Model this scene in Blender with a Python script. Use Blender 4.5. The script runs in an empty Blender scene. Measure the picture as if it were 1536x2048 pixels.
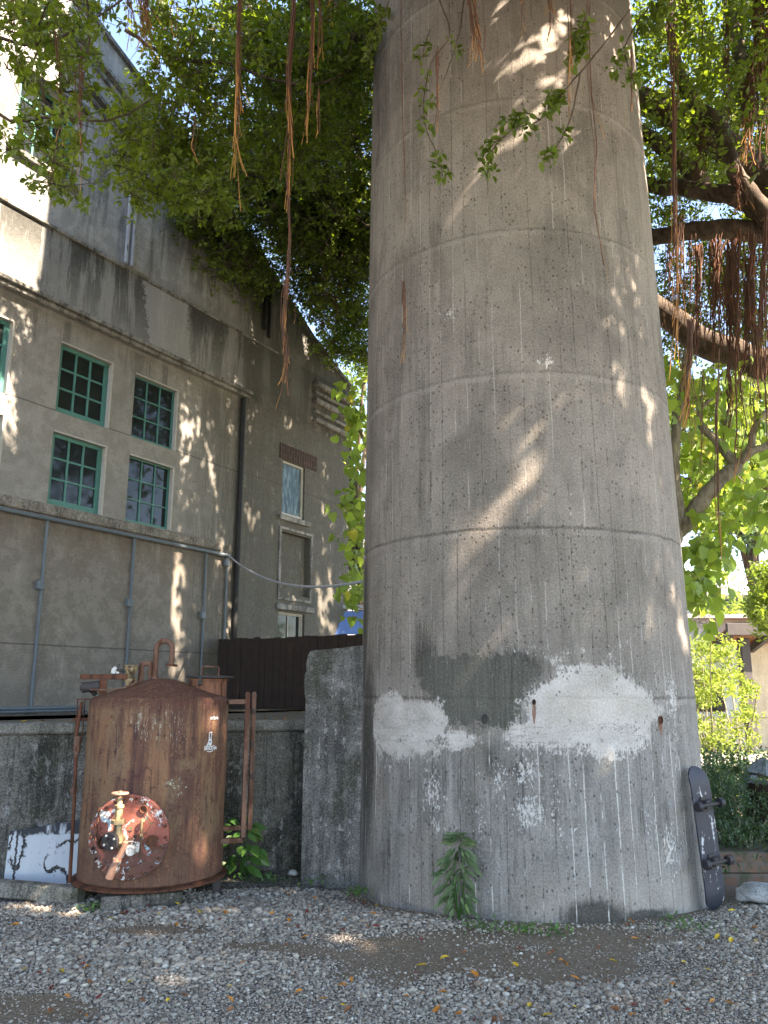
import bpy, bmesh, math, random
import numpy as np
from math import sin, cos, pi, radians, sqrt, atan2
from mathutils import Vector, Matrix
random.seed(7); rng = np.random.default_rng(11)
D = bpy.data; SC = bpy.context.scene; COL = SC.collection

# ---------------------------------------------------------------- camera, sky, sun, exposure
F_PX, PITCH, EYE = 1612.0, radians(12.3), 1.55
cam = D.objects.new('camera', D.cameras.new('camera')); COL.objects.link(cam)
cam.location = (0, 0, EYE); cam.rotation_euler = (pi/2 + PITCH, 0, 0)
cam.data.sensor_fit = 'VERTICAL'; cam.data.sensor_height = 24
cam.data.lens = 24*F_PX/2048; cam.data.clip_end = 2000; cam.data.clip_start = 0.05
SC.camera = cam
SUN_EL = radians(47); SUN_H = (0.853, -0.522)
S = np.array([SUN_H[0]*cos(SUN_EL), SUN_H[1]*cos(SUN_EL), sin(SUN_EL)])
w = D.worlds.new('World'); SC.world = w; w.use_nodes = True
wn = w.node_tree; bg = wn.nodes['Background']
sky = wn.nodes.new('ShaderNodeTexSky'); sky.sky_type = 'NISHITA'; sky.sun_disc = False
sky.sun_elevation = SUN_EL; sky.sun_rotation = atan2(SUN_H[0], SUN_H[1])
sky.air_density = 1.0; sky.dust_density = 0.1; sky.ozone_density = 3.0
wn.links.new(sky.outputs[0], bg.inputs[0]); bg.inputs[1].default_value = 0.11
sl = D.lights.new('sun', 'SUN'); sl.energy = 5.0; sl.angle = radians(0.6); sl.color = (1.0, 0.93, 0.82)
so = D.objects.new('sun', sl); COL.objects.link(so)
so.rotation_euler = Vector((-S[0], -S[1], -S[2])).to_track_quat('-Z', 'Y').to_euler(); so.location = (8, -8, 20)
SC.view_settings.view_transform = 'Standard'; SC.view_settings.look = 'None'
SC.view_settings.exposure = 2.8; SC.view_settings.gamma = 1.0
SC.view_settings.use_white_balance = True; SC.view_settings.white_balance_temperature = 7700; SC.view_settings.white_balance_tint = 17
SC.cycles.max_bounces = 6; SC.cycles.diffuse_bounces = 3; SC.cycles.transparent_max_bounces = 8
SC.cycles.use_denoising = True; SC.cycles.sample_clamp_indirect = 6.0

# ---------------------------------------------------------------- where things stand (metres; measured from the photograph)
def ray(px, py):
    x = (px-768)/F_PX; y = (1024-py)/F_PX
    return np.array([x, cos(PITCH)-y*sin(PITCH), sin(PITCH)+y*cos(PITCH)])
E0 = np.array([0, 0, EYE])
def atY(px, py, Y):
    r = ray(px, py); return E0 + r*(Y/r[1])
def atZ(px, py, z=0.0):
    r = ray(px, py); return E0 + r*((z-EYE)/r[2])
def atR(px, py, R):                                   # at horizontal distance R
    r = ray(px, py); return E0 + r*(R/math.hypot(r[0], r[1]))
FA = radians(30.8); FT = np.array([sin(FA), cos(FA), 0]); FN = np.array([cos(FA), -sin(FA), 0]); FD = 8.5
def onF(px, py):                                      # a point of the factory wall
    r = ray(px, py); return E0 + r*(-FD/(r@FN))
def fac(px, py):
    p = onF(px, py); return float(p@FT), float(p[2])
CH = np.array([1.235, 7.35]); 
def RC(z): return 1.452 - 0.0128*z
def onC(px, py):                                      # a point of the chimney's skin
    r = ray(px, py); a, b = 0.0, None; t = 3.0
    R0 = 1.45
    for _ in range(6):
        A = r[0]**2+r[1]**2; B = -2*(r[0]*CH[0]+r[1]*CH[1]); Cc = CH@CH - R0**2
        d = max(B*B-4*A*Cc, 0); t = (-B-sqrt(d))/(2*A); R0 = RC(EYE+r[2]*t)
    return E0 + r*t

# ---------------------------------------------------------------- objects
def tag(o, label=None, cat=None, group=None, kind=None):
    if label: o['label'] = label
    if cat: o['category'] = cat
    if group: o['group'] = group
    if kind: o['kind'] = kind
    return o
def empty(name, loc=(0, 0, 0), rz=0, label=None, cat=None, group=None):
    o = D.objects.new(name, None); COL.objects.link(o); o.location = loc; o.rotation_euler = (0, 0, rz)
    o.empty_display_size = 0.2
    return tag(o, label, cat, group)
def link(name, me, parent=None, smooth=False):
    o = D.objects.new(name, me); COL.objects.link(o)
    if parent: o.parent = parent
    if smooth: me.polygons.foreach_set('use_smooth', [True]*len(me.polygons))
    return o
class MB:
    """collects shapes; build() links them as one mesh object"""
    def __init__(s): s.v = []; s.f = []; s.n = 0
    def add(s, v, f):
        v = [tuple(map(float, p)) for p in v]; s.v += v; s.f += [tuple(i+s.n for i in q) for q in f]; s.n += len(v); return s
    def box(s, c, d, M=None):
        x, y, z = d[0]/2, d[1]/2, d[2]/2
        v = [Vector((sx*x, sy*y, sz*z)) for sx in (-1, 1) for sy in (-1, 1) for sz in (-1, 1)]
        if M is not None: v = [M @ p for p in v]
        v = [p+Vector(c) for p in v]
        return s.add(v, [(0, 1, 3, 2), (4, 6, 7, 5), (0, 4, 5, 1), (2, 3, 7, 6), (0, 2, 6, 4), (1, 5, 7, 3)])
    def bb(s, x0, x1, y0, y1, z0, z1): return s.box(((x0+x1)/2, (y0+y1)/2, (z0+z1)/2), (x1-x0, y1-y0, z1-z0))
    def tube(s, pts, r, n=8, cap=True):
        pts = [Vector(p) for p in pts]; m = len(pts)
        if not hasattr(r, '__len__'): r = [r]*m
        rings = []; up = None
        for i, p in enumerate(pts):
            d = (pts[min(i+1, m-1)]-pts[max(i-1, 0)])
            if d.length < 1e-9: d = Vector((0, 0, 1))
            d.normalize()
            if up is None: up = d.orthogonal().normalized()
            up = (up - d*up.dot(d));
            if up.length < 1e-6: up = d.orthogonal()
            up.normalize(); b = d.cross(up)
            rings += [p + (up*cos(2*pi*k/n)+b*sin(2*pi*k/n))*r[i] for k in range(n)]
        f = [(i*n+k, i*n+(k+1) % n, (i+1)*n+(k+1) % n, (i+1)*n+k) for i in range(m-1) for k in range(n)]
        if cap: f += [tuple(range(n-1, -1, -1)), tuple(range((m-1)*n, m*n))]
        return s.add(rings, f)
    def cyl(s, a, b, r, n=20, r2=None):
        a, b = Vector(a), Vector(b); return s.tube([a, b], [r, r if r2 is None else r2], n)
    def lathe(s, prof, n=32, M=None, cap=True):
        v = [Vector((r*cos(2*pi*k/n), r*sin(2*pi*k/n), z)) for r, z in prof for k in range(n)]
        if M is not None: v = [M @ p for p in v]
        m = len(prof)
        f = [(i*n+k, i*n+(k+1) % n, (i+1)*n+(k+1) % n, (i+1)*n+k) for i in range(m-1) for k in range(n)]
        if cap: f += [tuple(range(n-1, -1, -1)), tuple(range((m-1)*n, m*n))]
        return s.add(v, f)
    def prism(s, poly, y0, y1):                        # poly in (x, z), extruded along y
        n = len(poly); v = [(x, y0, z) for x, z in poly]+[(x, y1, z) for x, z in poly]
        return s.add(v, [tuple(range(n)), tuple(range(2*n-1, n-1, -1))]+[(k, k+n, (k+1) % n+n, (k+1) % n) for k in range(n)])
    def build(s, name, mat, parent=None, smooth=False, bevel=0, M=None):
        me = D.meshes.new(name); me.from_pydata(s.v, [], s.f)
        if M is not None: me.transform(M)
        bm = bmesh.new(); bm.from_mesh(me); bmesh.ops.recalc_face_normals(bm, faces=bm.faces)
        if bevel:
            bmesh.ops.bevel(bm, geom=[e for e in bm.edges if len(e.link_faces) == 2 and e.calc_face_angle(0) > 0.6], offset=bevel, segments=1, affect='EDGES', clamp_overlap=True)
        bm.to_mesh(me); bm.free(); me.materials.append(mat)
        o = link(name, me, parent)
        if smooth: me.shade_smooth() if hasattr(me, 'shade_smooth') else None; me.set_sharp_from_angle(angle=radians(35)) if hasattr(me, 'set_sharp_from_angle') else None
        return o
def npmesh(name, V, Fq, mat, parent=None, attrs=None, smooth=False, nper=4):
    me = D.meshes.new(name); V = np.ascontiguousarray(V, dtype=np.float32); Fq = np.ascontiguousarray(Fq, dtype=np.int32)
    me.vertices.add(len(V)); me.vertices.foreach_set('co', V.ravel())
    nf = len(Fq); me.loops.add(nf*nper); me.loops.foreach_set('vertex_index', Fq.ravel())
    me.polygons.add(nf); me.polygons.foreach_set('loop_start', np.arange(nf, dtype=np.int32)*nper)
    try: me.polygons.foreach_set('loop_total', np.full(nf, nper, dtype=np.int32))
    except Exception: pass
    for k, a in (attrs or {}).items():
        a = np.asarray(a, dtype=np.float32)
        if a.ndim == 1: at = me.attributes.new(k, 'FLOAT', 'POINT'); at.data.foreach_set('value', a)
        else: at = me.attributes.new(k, 'FLOAT_VECTOR', 'POINT'); at.data.foreach_set('vector', a.ravel())
    me.update(calc_edges=True); me.validate(); me.materials.append(mat)
    if smooth: me.polygons.foreach_set('use_smooth', np.ones(nf, dtype=bool))
    return link(name, me, parent)

# ---------------------------------------------------------------- node materials
class NM:
    def __init__(s, name, rough=0.85, spec=0.3):
        s.m = D.materials.new(name); s.m.use_nodes = True; s.t = s.m.node_tree
        s.b = s.t.nodes['Principled BSDF']; s.out = s.t.nodes['Material Output']
        s.b.inputs['Roughness'].default_value = rough; s.b.inputs['Specular IOR Level'].default_value = spec
        s._tc = None
    def n(s, ty, ins=None, **kw):
        nd = s.t.nodes.new('ShaderNode'+ty)
        for k, v in kw.items(): setattr(nd, k, v)
        for k, v in (ins or {}).items(): s.put(nd.inputs[k], v)
        return nd
    def put(s, sock, v):
        if isinstance(v, bpy.types.NodeSocket): s.t.links.new(v, sock)
        elif isinstance(v, (tuple, list)) and len(v) == 3 and sock.type == 'RGBA': sock.default_value = (*v, 1)
        else: sock.default_value = v
    @property
    def obj(s):
        if s._tc is None: s._tc = s.n('TexCoord')
        return s._tc.outputs['Object']
    def uv(s): s.obj; return s._tc.outputs['UV']
    def attr(s, name, out='Fac'): return s.n('Attribute', attribute_name=name).outputs[out]
    def ma(s, op, a, b=0.0, c=0.0, clamp=False):
        nd = s.n('Math', operation=op, use_clamp=clamp); s.put(nd.inputs[0], a); s.put(nd.inputs[1], b); s.put(nd.inputs[2], c); return nd.outputs[0]
    def mul(s, a, b): return s.ma('MULTIPLY', a, b)
    def add(s, a, b): return s.ma('ADD', a, b)
    def mx(s, f, a, b, blend='MIX'):
        nd = s.n('Mix', data_type='RGBA', blend_type=blend, clamp_factor=True); s.put(nd.inputs[0], f); s.put(nd.inputs[6], a); s.put(nd.inputs[7], b); return nd.outputs[2]
    def sv(s, v, sc):
        nd = s.n('VectorMath', operation='MULTIPLY'); s.put(nd.inputs[0], v); s.put(nd.inputs[1], sc); return nd.outputs[0]
    def sep(s, v): return s.n('SeparateXYZ', {0: v}).outputs
    def comb(s, x=0.0, y=0.0, z=0.0): return s.n('CombineXYZ', {0: x, 1: y, 2: z}).outputs[0]
    def noise(s, v, scale, detail=4.0, rough=0.55, dist=0.0, col=False):
        return s.n('TexNoise', {'Vector': v, 'Scale': scale, 'Detail': detail, 'Roughness': rough, 'Distortion': dist}).outputs[1 if col else 0]
    def hc(s, v, scale, detail=4.0, rough=0.55, dist=0.0, lo=.32, hi=.68): return s.ss(s.noise(v, scale, detail, rough, dist), lo, hi)
    def vor(s, v, scale, feat='F1', out=0, rnd=1.0):
        return s.n('TexVoronoi', {'Vector': v, 'Scale': scale, 'Randomness': rnd}, feature=feat).outputs[out]
    def ss(s, x, a, b):
        nd = s.n('MapRange', interpolation_type='SMOOTHSTEP')
        lo, hi, t0, t1 = (a, b, 0.0, 1.0) if (not isinstance(a, (int, float)) or not isinstance(b, (int, float)) or a < b) else (b, a, 1.0, 0.0)
        for i, v in enumerate((x, lo, hi, t0, t1)): s.put(nd.inputs[i], v)
        return nd.outputs[0]
    def band(s, x, c, hw, soft): # 1 where |x-c|<hw
        return s.ss(s.ma('ABSOLUTE', s.ma('SUBTRACT', x, c)), hw+soft, hw)
    def bump(s, h, strength=0.5, dist=0.01):
        nd = s.n('Bump', {'Height': h, 'Strength': strength, 'Distance': dist}); s.t.links.new(nd.outputs[0], s.b.inputs['Normal']); return nd.outputs[0]
    def base(s, c): s.put(s.b.inputs['Base Color'], c); return s
    def rough(s, r): s.put(s.b.inputs['Roughness'], r); return s

def paint(name, c, rough=0.6, var=0.25, scale=18, spec=0.3, metal=0.0, dirt=None, dirtamt=0.45):
    g = NM(name, rough, spec); n = g.noise(g.obj, scale, 5); n2 = g.noise(g.sv(g.obj, (3, 3, .6)), 6, 4)
    k = tuple(x*(1-var) for x in c); k2 = tuple(min(1, x*(1+var)) for x in c)
    col = g.mx(n, k, k2)
    if dirt: col = g.mx(g.ss(n2, 1-dirtamt, 1-dirtamt+.12), col, dirt)
    g.base(col); g.b.inputs['Metallic'].default_value = metal; g.bump(n, 0.25, 0.004); return g.m

def concrete(name, c0, c1, dark, light, streak=0.6, moss=0.0, speck=0.0, bump=0.5, lightamt=0.5, coarse=1.0):
    g = NM(name, 0.92, 0.2); o = g.obj
    big = g.hc(o, 1.3*coarse, 5, 0.6, 0.5); med = g.hc(o, 6, 7, 0.7, 0.4); fine = g.hc(o, 75, 3, 0.65); mid = g.hc(o, 22, 5, .7)
    st = g.hc(g.sv(o, (5, 5, 0.5)), 1.4*coarse, 6, 0.7, 0.3); st2 = g.hc(g.sv(o, (24, 24, 1.6)), 1.0, 6, 0.75)
    col = g.mx(med, c0, c1); col = g.mx(g.mul(mid, .35), col, tuple(x*1.35 for x in c1))
    col = g.mx(g.mul(g.ss(g.add(g.mul(st, .5), g.add(g.mul(st2, .3), g.mul(mid, .2))), .42, .72), streak), col, dark)
    col = g.mx(g.mul(g.ss(g.add(g.mul(big, .7), g.mul(mid, .3)), .55, .78), streak*.8), col, dark)
    col = g.mx(g.mul(g.ss(g.add(g.mul(st2, .35), g.add(g.mul(mid, .35), g.mul(med, .3))), .60, .80), lightamt), col, light)
    if moss: col = g.mx(g.mul(g.ss(g.add(g.mul(g.hc(o, 2.4, 6, .7), .7), g.mul(mid, .3)), .5, .72), moss), col, (.055, .06, .03))
    col = g.mx(.5, col, g.mx(fine, (0, 0, 0), (1, 1, 1)), 'SOFT_LIGHT')
    if speck:
        v = g.vor(o, 50); col = g.mx(g.mul(g.ss(v, .22, .12), speck), col, tuple(x*.4 for x in dark))
        col = g.mx(g.mul(g.ss(g.vor(g.sv(o, (1.03, .97, 1.01)), 60), .17, .08), speck*.7), col, light)
    g.base(col); g.bump(g.add(g.mul(fine, .4), g.add(g.mul(mid, .6), g.mul(med, .6))), bump, 0.01); return g.m

M = {}
M['retain'] = concrete('grimy_concrete', (.12, .115, .10), (.19, .18, .16), (.032, .032, .028), (.40, .40, .39), .8, .3, .2, .7, .6)
M['slabw'] = concrete('pitted_concrete', (.16, .155, .145), (.25, .24, .225), (.05, .05, .045), (.5, .48, .46), .6, .45, .8, 1.0, .7)
M['coping'] = concrete('coping_concrete', (.14, .135, .12), (.24, .23, .2), (.05, .048, .042), (.45, .44, .4), .6, .3)
M['trough'] = concrete('trough_concrete', (.17, .165, .14), (.28, .27, .23), (.05, .05, .045), (.5, .47, .4), .6, .6)
M['teal'] = paint('teal_paint', (.07, .22, .19), .5, .2, 20)
M['whitetrim'] = paint('worn_white_trim', (.42, .40, .36), .6, .25, 20)
M['conduit'] = paint('grey_blue_conduit', (.12, .15, .17), .5, .25, 12)
M['drain'] = paint('black_drainpipe', (.018, .018, .016), .6, .4, 12)
M['palepipe'] = paint('pale_grey_pipe', (.32, .34, .36), .5, .25, 12, dirt=(.08, .08, .08), dirtamt=.4)
M['rust'] = paint('rusty_iron', (.13, .052, .03), .85, .5, 30, dirt=(.05, .022, .016), dirtamt=.5)
M['rustl'] = paint('light_rusty_iron', (.17, .095, .068), .85, .4, 40, dirt=(.10, .045, .028), dirtamt=.5)
M['iron'] = paint('dark_iron', (.05, .045, .045), .6, .4, 40, dirt=(.11, .05, .03), dirtamt=.4)
M['brass'] = paint('tarnished_brass', (.33, .25, .14), .6, .4, 60, dirt=(.08, .05, .03), dirtamt=.5)
M['whitep'] = paint('chipped_white_paint', (.6, .6, .58), .7, .2, 60, dirt=(.2, .1, .06), dirtamt=.42)
M['hatch'] = paint('orange_rust', (.22, .10, .06), .85, .5, 16, dirt=(.08, .035, .025), dirtamt=.5)
M['darkwood'] = paint('dark_stained_timber', (.032, .022, .018), .85, .5, 8, dirt=(.07, .038, .028), dirtamt=.4)
M['postwood'] = paint('dark_grey_timber', (.05, .045, .045), .7, .3, 8)
M['brick'] = None
def glass():
    g = NM('dark_window_glass', .05, .28); n = g.noise(g.obj, 3, 3)
    g.base(g.mx(n, (.008, .011, .012), (.03, .038, .038))); g.bump(g.noise(g.obj, 2.5, 2), .15, .01); return g.m
M['glass'] = glass()
def paleglass():
    g = NM('frosted_blue_glass', .35, .25); n = g.noise(g.sv(g.obj, (6, 6, 1.5)), 3, 5)
    g.base(g.mx(g.ss(n, .4, .7), (.035, .07, .09), (.16, .24, .27))); g.bump(n, .2, .01); return g.m
M['paleglass'] = paleglass()

# ---------------------------------------------------------------- ground
def gz(x, y):
    x = np.asarray(x, float); y = np.asarray(y, float)
    z = .012*np.sin(1.7*x+.6*y+1)+.010*np.sin(-1.1*x+2.3*y)+.006*np.sin(4.3*x+3.1*y+2)+.005*np.sin(5.7*y-3.9*x)
    d = np.hypot(x-CH[0], y-CH[1]); side = np.clip((y-6.05)/.7, 0, 1)
    z = z*np.clip((d-1.4)/.8, 0.1, 1) - .075*side*np.exp(-((d-1.5)/.45)**2)
    return z*np.clip((30-y)/20, 0, 1)
DIRT = [(atZ(970, 1910), 1.1, .50), (atZ(1150, 1875), .8, .2), (atZ(50, 2020), .32, .22), (atZ(330, 1868), .38, .09), (atZ(560, 1900), .42, .07), (atZ(830, 1880), .5, .15)]
def dirtmask(x, y):
    m = np.zeros(np.shape(x))
    for (c, a, b) in DIRT:
        d = ((x-c[0])/a)**2+((y-c[1])/b)**2
        m = np.maximum(m, np.clip(1.35-d+.45*np.sin(x*4.1+y*3+1)*np.sin(y*7-x*2)+.35*np.sin(x*11+y*6)*np.sin(y*14-x*5), 0, 1))
    d = np.hypot(x-CH[0], y-CH[1]); m = np.maximum(m, .85*np.exp(-((d-1.45)/.16)**2))
    m = np.maximum(m, np.clip((y-6.6-.0*x)/.5, 0, 1)*np.clip((x-2.0)/.4, 0, 1)*.8)
    return m
def axis(lo, hi, step, far):
    a = list(np.arange(lo, hi+1e-6, step)); g = step; x = hi
    up = []
    while x < far: g *= 1.35; x += g; up.append(x)
    g = step; x = lo; dn = []
    while x > -far: g *= 1.35; x -= g; dn.append(x)
    return np.array(dn[::-1]+a+up)
gx = axis(-5, 5.5, .07, 320); gy = axis(3.2, 9.5, .07, 320)
X, Y = np.meshgrid(gx, gy); nx, ny = len(gx), len(gy)
V = np.stack([X.ravel(), Y.ravel(), gz(X.ravel(), Y.ravel())], 1)
ii = (np.arange(ny-1)[:, None]*nx+np.arange(nx-1)[None]).ravel()
g = NM('gravel_dirt', .95, .15); o = g.obj
p = g.vor(o, 55, 'F1', 0); pc = g.vor(o, 55, 'F1', 1); n1 = g.noise(o, 1.1, 5, .6); n2 = g.noise(o, 30, 5, .7)
stone = g.mx(g.sep(pc)[0], (.20, .19, .175), (.38, .36, .34))
soil = g.mx(n2, (.13, .10, .07), (.24, .195, .145))
soil = g.mx(g.ss(g.noise(o, 140, 3, .6), .55, .66), soil, (.26, .25, .23))
dm = g.attr('dirt')
stone = g.mx(g.ss(p, .35, .62), stone, (.10, .09, .078))
far = g.mx(n1, (.20, .19, .15), (.12, .13, .06))
col = g.mx(g.ss(g.add(dm, g.mul(g.noise(o, 9, 4), .7)), .6, .9), stone, soil)
g.base(g.mx(g.attr('far'), col, far)); g.bump(g.add(g.ma('MULTIPLY', p, -1.2), n2), .8, .012); M['ground'] = g.m
gr = npmesh('ground', V, np.stack([ii, ii+1, ii+nx+1, ii+nx], 1), g.m, attrs={'dirt': dirtmask(V[:, 0], V[:, 1]), 'far': np.clip((V[:, 1]-8.5)/1.5, 0, 1)}, smooth=True)
tag(gr, kind='structure')
# gravel stones
def ico():
    t = (1+5**.5)/2
    v = np.array([(-1, t, 0), (1, t, 0), (-1, -t, 0), (1, -t, 0), (0, -1, t), (0, 1, t), (0, -1, -t), (0, 1, -t), (t, 0, -1), (t, 0, 1), (-t, 0, -1), (-t, 0, 1)], float)
    f = np.array([(0, 11, 5), (0, 5, 1), (0, 1, 7), (0, 7, 10), (0, 10, 11), (1, 5, 9), (5, 11, 4), (11, 10, 2), (10, 7, 6), (7, 1, 8), (3, 9, 4), (3, 4, 2), (3, 2, 6), (3, 6, 8), (3, 8, 9), (4, 9, 5), (2, 4, 11), (6, 2, 10), (8, 6, 7), (9, 8, 1)])
    return v/np.linalg.norm(v[0]), f
IV, IF = ico()
def stones(name, pts, size, mat, kinds):
    n = len(pts); k = rng.normal(1, .16, (n, 12, 1)); sc = np.stack([rng.uniform(.8, 1.3, n), rng.uniform(.55, 1.0, n), rng.uniform(.4, .75, n)], 1)
    v = IV[None]*k*sc[:, None, :]
    a = rng.uniform(0, 2*pi, n); ca, sa = np.cos(a), np.sin(a); b = rng.normal(0, .35, n); cb, sb = np.cos(b), np.sin(b)
    y, z = v[..., 1]*cb[:, None]-v[..., 2]*sb[:, None], v[..., 1]*sb[:, None]+v[..., 2]*cb[:, None]
    x = v[..., 0]; v = np.stack([x*ca[:, None]-y*sa[:, None], x*sa[:, None]+y*ca[:, None], z], 2)*size[:, None, None]+pts[:, None, :]
    f = (IF[None]+(np.arange(n)*12)[:, None, None]).reshape(-1, 3)
    return npmesh(name, v.reshape(-1, 3), f, mat, attrs={'kind_value': np.repeat(kinds, 12)}, nper=3)
g = NM('gravel_stone', .85, .3); kv = g.attr('kind_value')
cr = g.n('ValToRGB', {0: kv}); e = cr.color_ramp
for q, c in ((0, (.15, .13, .105)), (.2, (.27, .24, .20)), (.5, (.36, .33, .275)), (.72, (.41, .38, .325)), (.82, (.30, .215, .155)), (.94, (.46, .43, .37)), (1, (.62, .59, .53))):
    el = e.elements.new(q) if q not in (0, 1) else e.elements[0 if q == 0 else -1]; el.color = (*c, 1)
nn = g.noise(g.obj, 120, 3); g.base(g.mx(.4, cr.outputs[0], g.mx(nn, (0, 0, 0), (1, 1, 1)), 'SOFT_LIGHT')); M['stone'] = g.m
N = 104000
yy = 3.9+(rng.random(N)**1.25)*3.7; xx = rng.uniform(-.56, .56, N)*yy*1.0
dd = np.hypot(xx-CH[0], yy-CH[1]); keep = (dd > 1.47) & (rng.random(N) > dirtmask(xx, yy)*.84) & ~((yy > 6.95+.27*(xx+.9)) & (xx < 0.2))
keep &= ~((xx > 2.2) & (yy > 6.75))
xx, yy = xx[keep], yy[keep]; nst = len(xx)
sz = np.clip(rng.lognormal(math.log(.0086), .36, nst), .004, .03); sz *= (1-.42*np.clip(dirtmask(xx, yy)*1.5, 0, 1))*np.clip(yy/5.2, .85, 1.2)*(1+.35*(np.sin(xx*1.9+yy*2.7)*np.sin(yy*3.1-xx)))
st = stones('gravel', np.stack([xx, yy, gz(xx, yy)+sz*rng.uniform(.1, .55, nst)], 1), sz, M['stone'], rng.random(nst))
tag(st, kind='stuff')

# ---------------------------------------------------------------- chimney
def cyl_uv(p): # u in metres round the chimney from the side nearest the camera
    a = atan2(p[0]-CH[0], -(p[1]-CH[1])); return a*1.44, p[2]
AZ0 = atan2(-CH[0], CH[1])
def puv(px, py): return cyl_uv(onC(px, py))
def sdpoly(P, poly):
    d = np.full(len(P), 1e9); ins = np.zeros(len(P), bool); n = len(poly)
    for i in range(n):
        a = np.array(poly[i]); b = np.array(poly[(i+1) % n]); e = b-a; w_ = P-a
        t = np.clip((w_@e)/(e@e), 0, 1); d = np.minimum(d, np.linalg.norm(w_-t[:, None]*e, axis=1))
        c = (a[1] > P[:, 1]) != (b[1] > P[:, 1])
        with np.errstate(divide='ignore', invalid='ignore'): xi = (b[0]-a[0])*(P[:, 1]-a[1])/(b[1]-a[1])+a[0]
        ins ^= c & (P[:, 0] < xi)
    return np.where(ins, d, -d)
nph = 380; zz = np.concatenate([np.arange(-.4, 9.6, .026), np.arange(9.8, 24, .4)])
ph = np.linspace(-pi, pi, nph, endpoint=False)+1e-4
PH, ZZ = np.meshgrid(ph, zz); R_ = RC(ZZ)
V = np.stack([CH[0]+R_*np.sin(PH), CH[1]-R_*np.cos(PH), ZZ], 2).reshape(-1, 3)
nr = len(zz); a_ = (np.arange(nr-1)[:, None]*nph+np.arange(nph)[None]); b_ = (np.arange(nr-1)[:, None]*nph+(np.arange(nph)[None]+1) % nph)
Fq = np.stack([a_.ravel(), b_.ravel(), (b_+nph).ravel(), (a_+nph).ravel()], 1)
P = np.stack([(PH*1.44).ravel(), ZZ.ravel()], 1)
def pp(l): return [puv(*q) for q in l]
wA = pp([(752, 1412), (775, 1400), (830, 1400), (868, 1405), (885, 1428), (905, 1458), (955, 1480), (940, 1492), (870, 1488), (800, 1496), (765, 1505), (752, 1450)])
wB = pp([(1060, 1372), (1085, 1350), (1112, 1332), (1160, 1322), (1220, 1330), (1270, 1352), (1312, 1385), (1330, 1420), (1312, 1450), (1285, 1472), (1240, 1488), (1190, 1503), (1130, 1495), (1060, 1492), (1028, 1475), (1045, 1440), (1040, 1400)])
dK = pp([(835, 1330), (850, 1314), (900, 1308), (960, 1308), (1030, 1316), (1075, 1322), (1085, 1345), (1055, 1372), (1042, 1405), (1035, 1440), (1015, 1462), (975, 1452), (930, 1452), (892, 1448), (880, 1425), (866, 1402), (840, 1385)])
near = np.abs(P[:, 0]) < 2.6
def A_(poly):
    r = np.full(len(P), -1.0); m = near & (P[:, 1] < 2.6); r[m] = sdpoly(P[m], poly); return r
sdW = np.maximum(A_(wA), A_(wB)); sdD = A_(dK); sdB = A_(wB)
def blobs(l):
    r = np.zeros(len(P))
    for (px, py, ru, rv, s_) in l:
        u, v = puv(px, py); r = np.maximum(r, s_*np.exp(-((P[:, 0]-u)/ru)**2-((P[:, 1]-v)/rv)**2))
    return r
wb = blobs([(866, 1580, .09, .16, 1), (872, 1650, .08, .1, .7), (1052, 1545, .1, .12, .9), (1056, 1625, .12, .12, 1.1), (1000, 1560, .08, .12, .7), (960, 1640, .05, .3, .55), (1130, 1660, .12, .05, .6),
            (1345, 1395, .10, .2, .9), (1350, 1460, .06, .5, .5), (1340, 1690, .1, .2, .8), (1300, 1650, .07, .3, .5), (1110, 1620, .05, .2, .5), (1180, 1500, .5, .05, .7), (780, 1530, .06, .1, .6), (1090, 725, .09, .05, .9), (900, 625, .12, .08, .6), (1060, 1300, .15, .04, .5), (1240, 1290, .12, .03, .6)])
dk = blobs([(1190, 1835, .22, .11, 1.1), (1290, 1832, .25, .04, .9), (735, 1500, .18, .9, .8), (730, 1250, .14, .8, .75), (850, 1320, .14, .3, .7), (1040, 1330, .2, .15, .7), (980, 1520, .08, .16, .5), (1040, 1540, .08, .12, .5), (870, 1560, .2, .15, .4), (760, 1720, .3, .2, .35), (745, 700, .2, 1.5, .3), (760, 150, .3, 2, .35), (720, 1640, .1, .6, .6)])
ru = blobs([(1068, 1425, .014, .09, 1), (1070, 1465, .012, .08, .5), (1321, 1450, .03, .06, .9), (1323, 1475, .02, .05, .5)])
g = NM('board_marked_concrete', .9, .22)
cmb = g.comb(g.attr('cu'), g.attr('cv'), 0.0)
u, v = g.attr('cu'), g.attr('cv')
def uv(su, sv_, off=0.0): return g.comb(g.mul(u, su), g.mul(v, sv_), off)
def hn(su, sv_, off, det=5, rgh=.65, dist=0.0, lo=.32, hi=.68): return g.ss(g.noise(uv(su, sv_, off), 1, det, rgh, dist), lo, hi)
wob = g.noise(uv(1.5, 1.2), 1, 3)
x = g.ma('ADD', g.ma('DIVIDE', u, .112), g.add(g.mul(g.ma('SUBTRACT', wob, .5), .35), g.mul(g.noise(uv(3, 0, 20), 1, 2), .8)))
idd = g.ma('FLOOR', x); fr = g.ma('FRACT', x); ed = g.ma('MINIMUM', fr, g.ma('SUBTRACT', 1.0, fr))
rg_ = g.ma('ROUND', x)
tv0 = g.ma('DIVIDE', g.ma('SUBTRACT', g.add(v, g.mul(g.ma('SUBTRACT', g.noise(uv(2.5, 0), 1, 6, .75), .5), .06)), .22), 1.2525)
tier = g.ma('FLOOR', tv0); tfr = g.ma('FRACT', tv0); ted = g.mul(g.ma('MINIMUM', tfr, g.ma('SUBTRACT', 1.0, tfr)), 1.2525)
idr = g.n('TexWhiteNoise', {'Vector': g.comb(idd, tier, 3.0)}).outputs[0]
lnr = g.n('TexWhiteNoise', {'Vector': g.comb(rg_, tier, 7.0)}).outputs[0]
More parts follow.
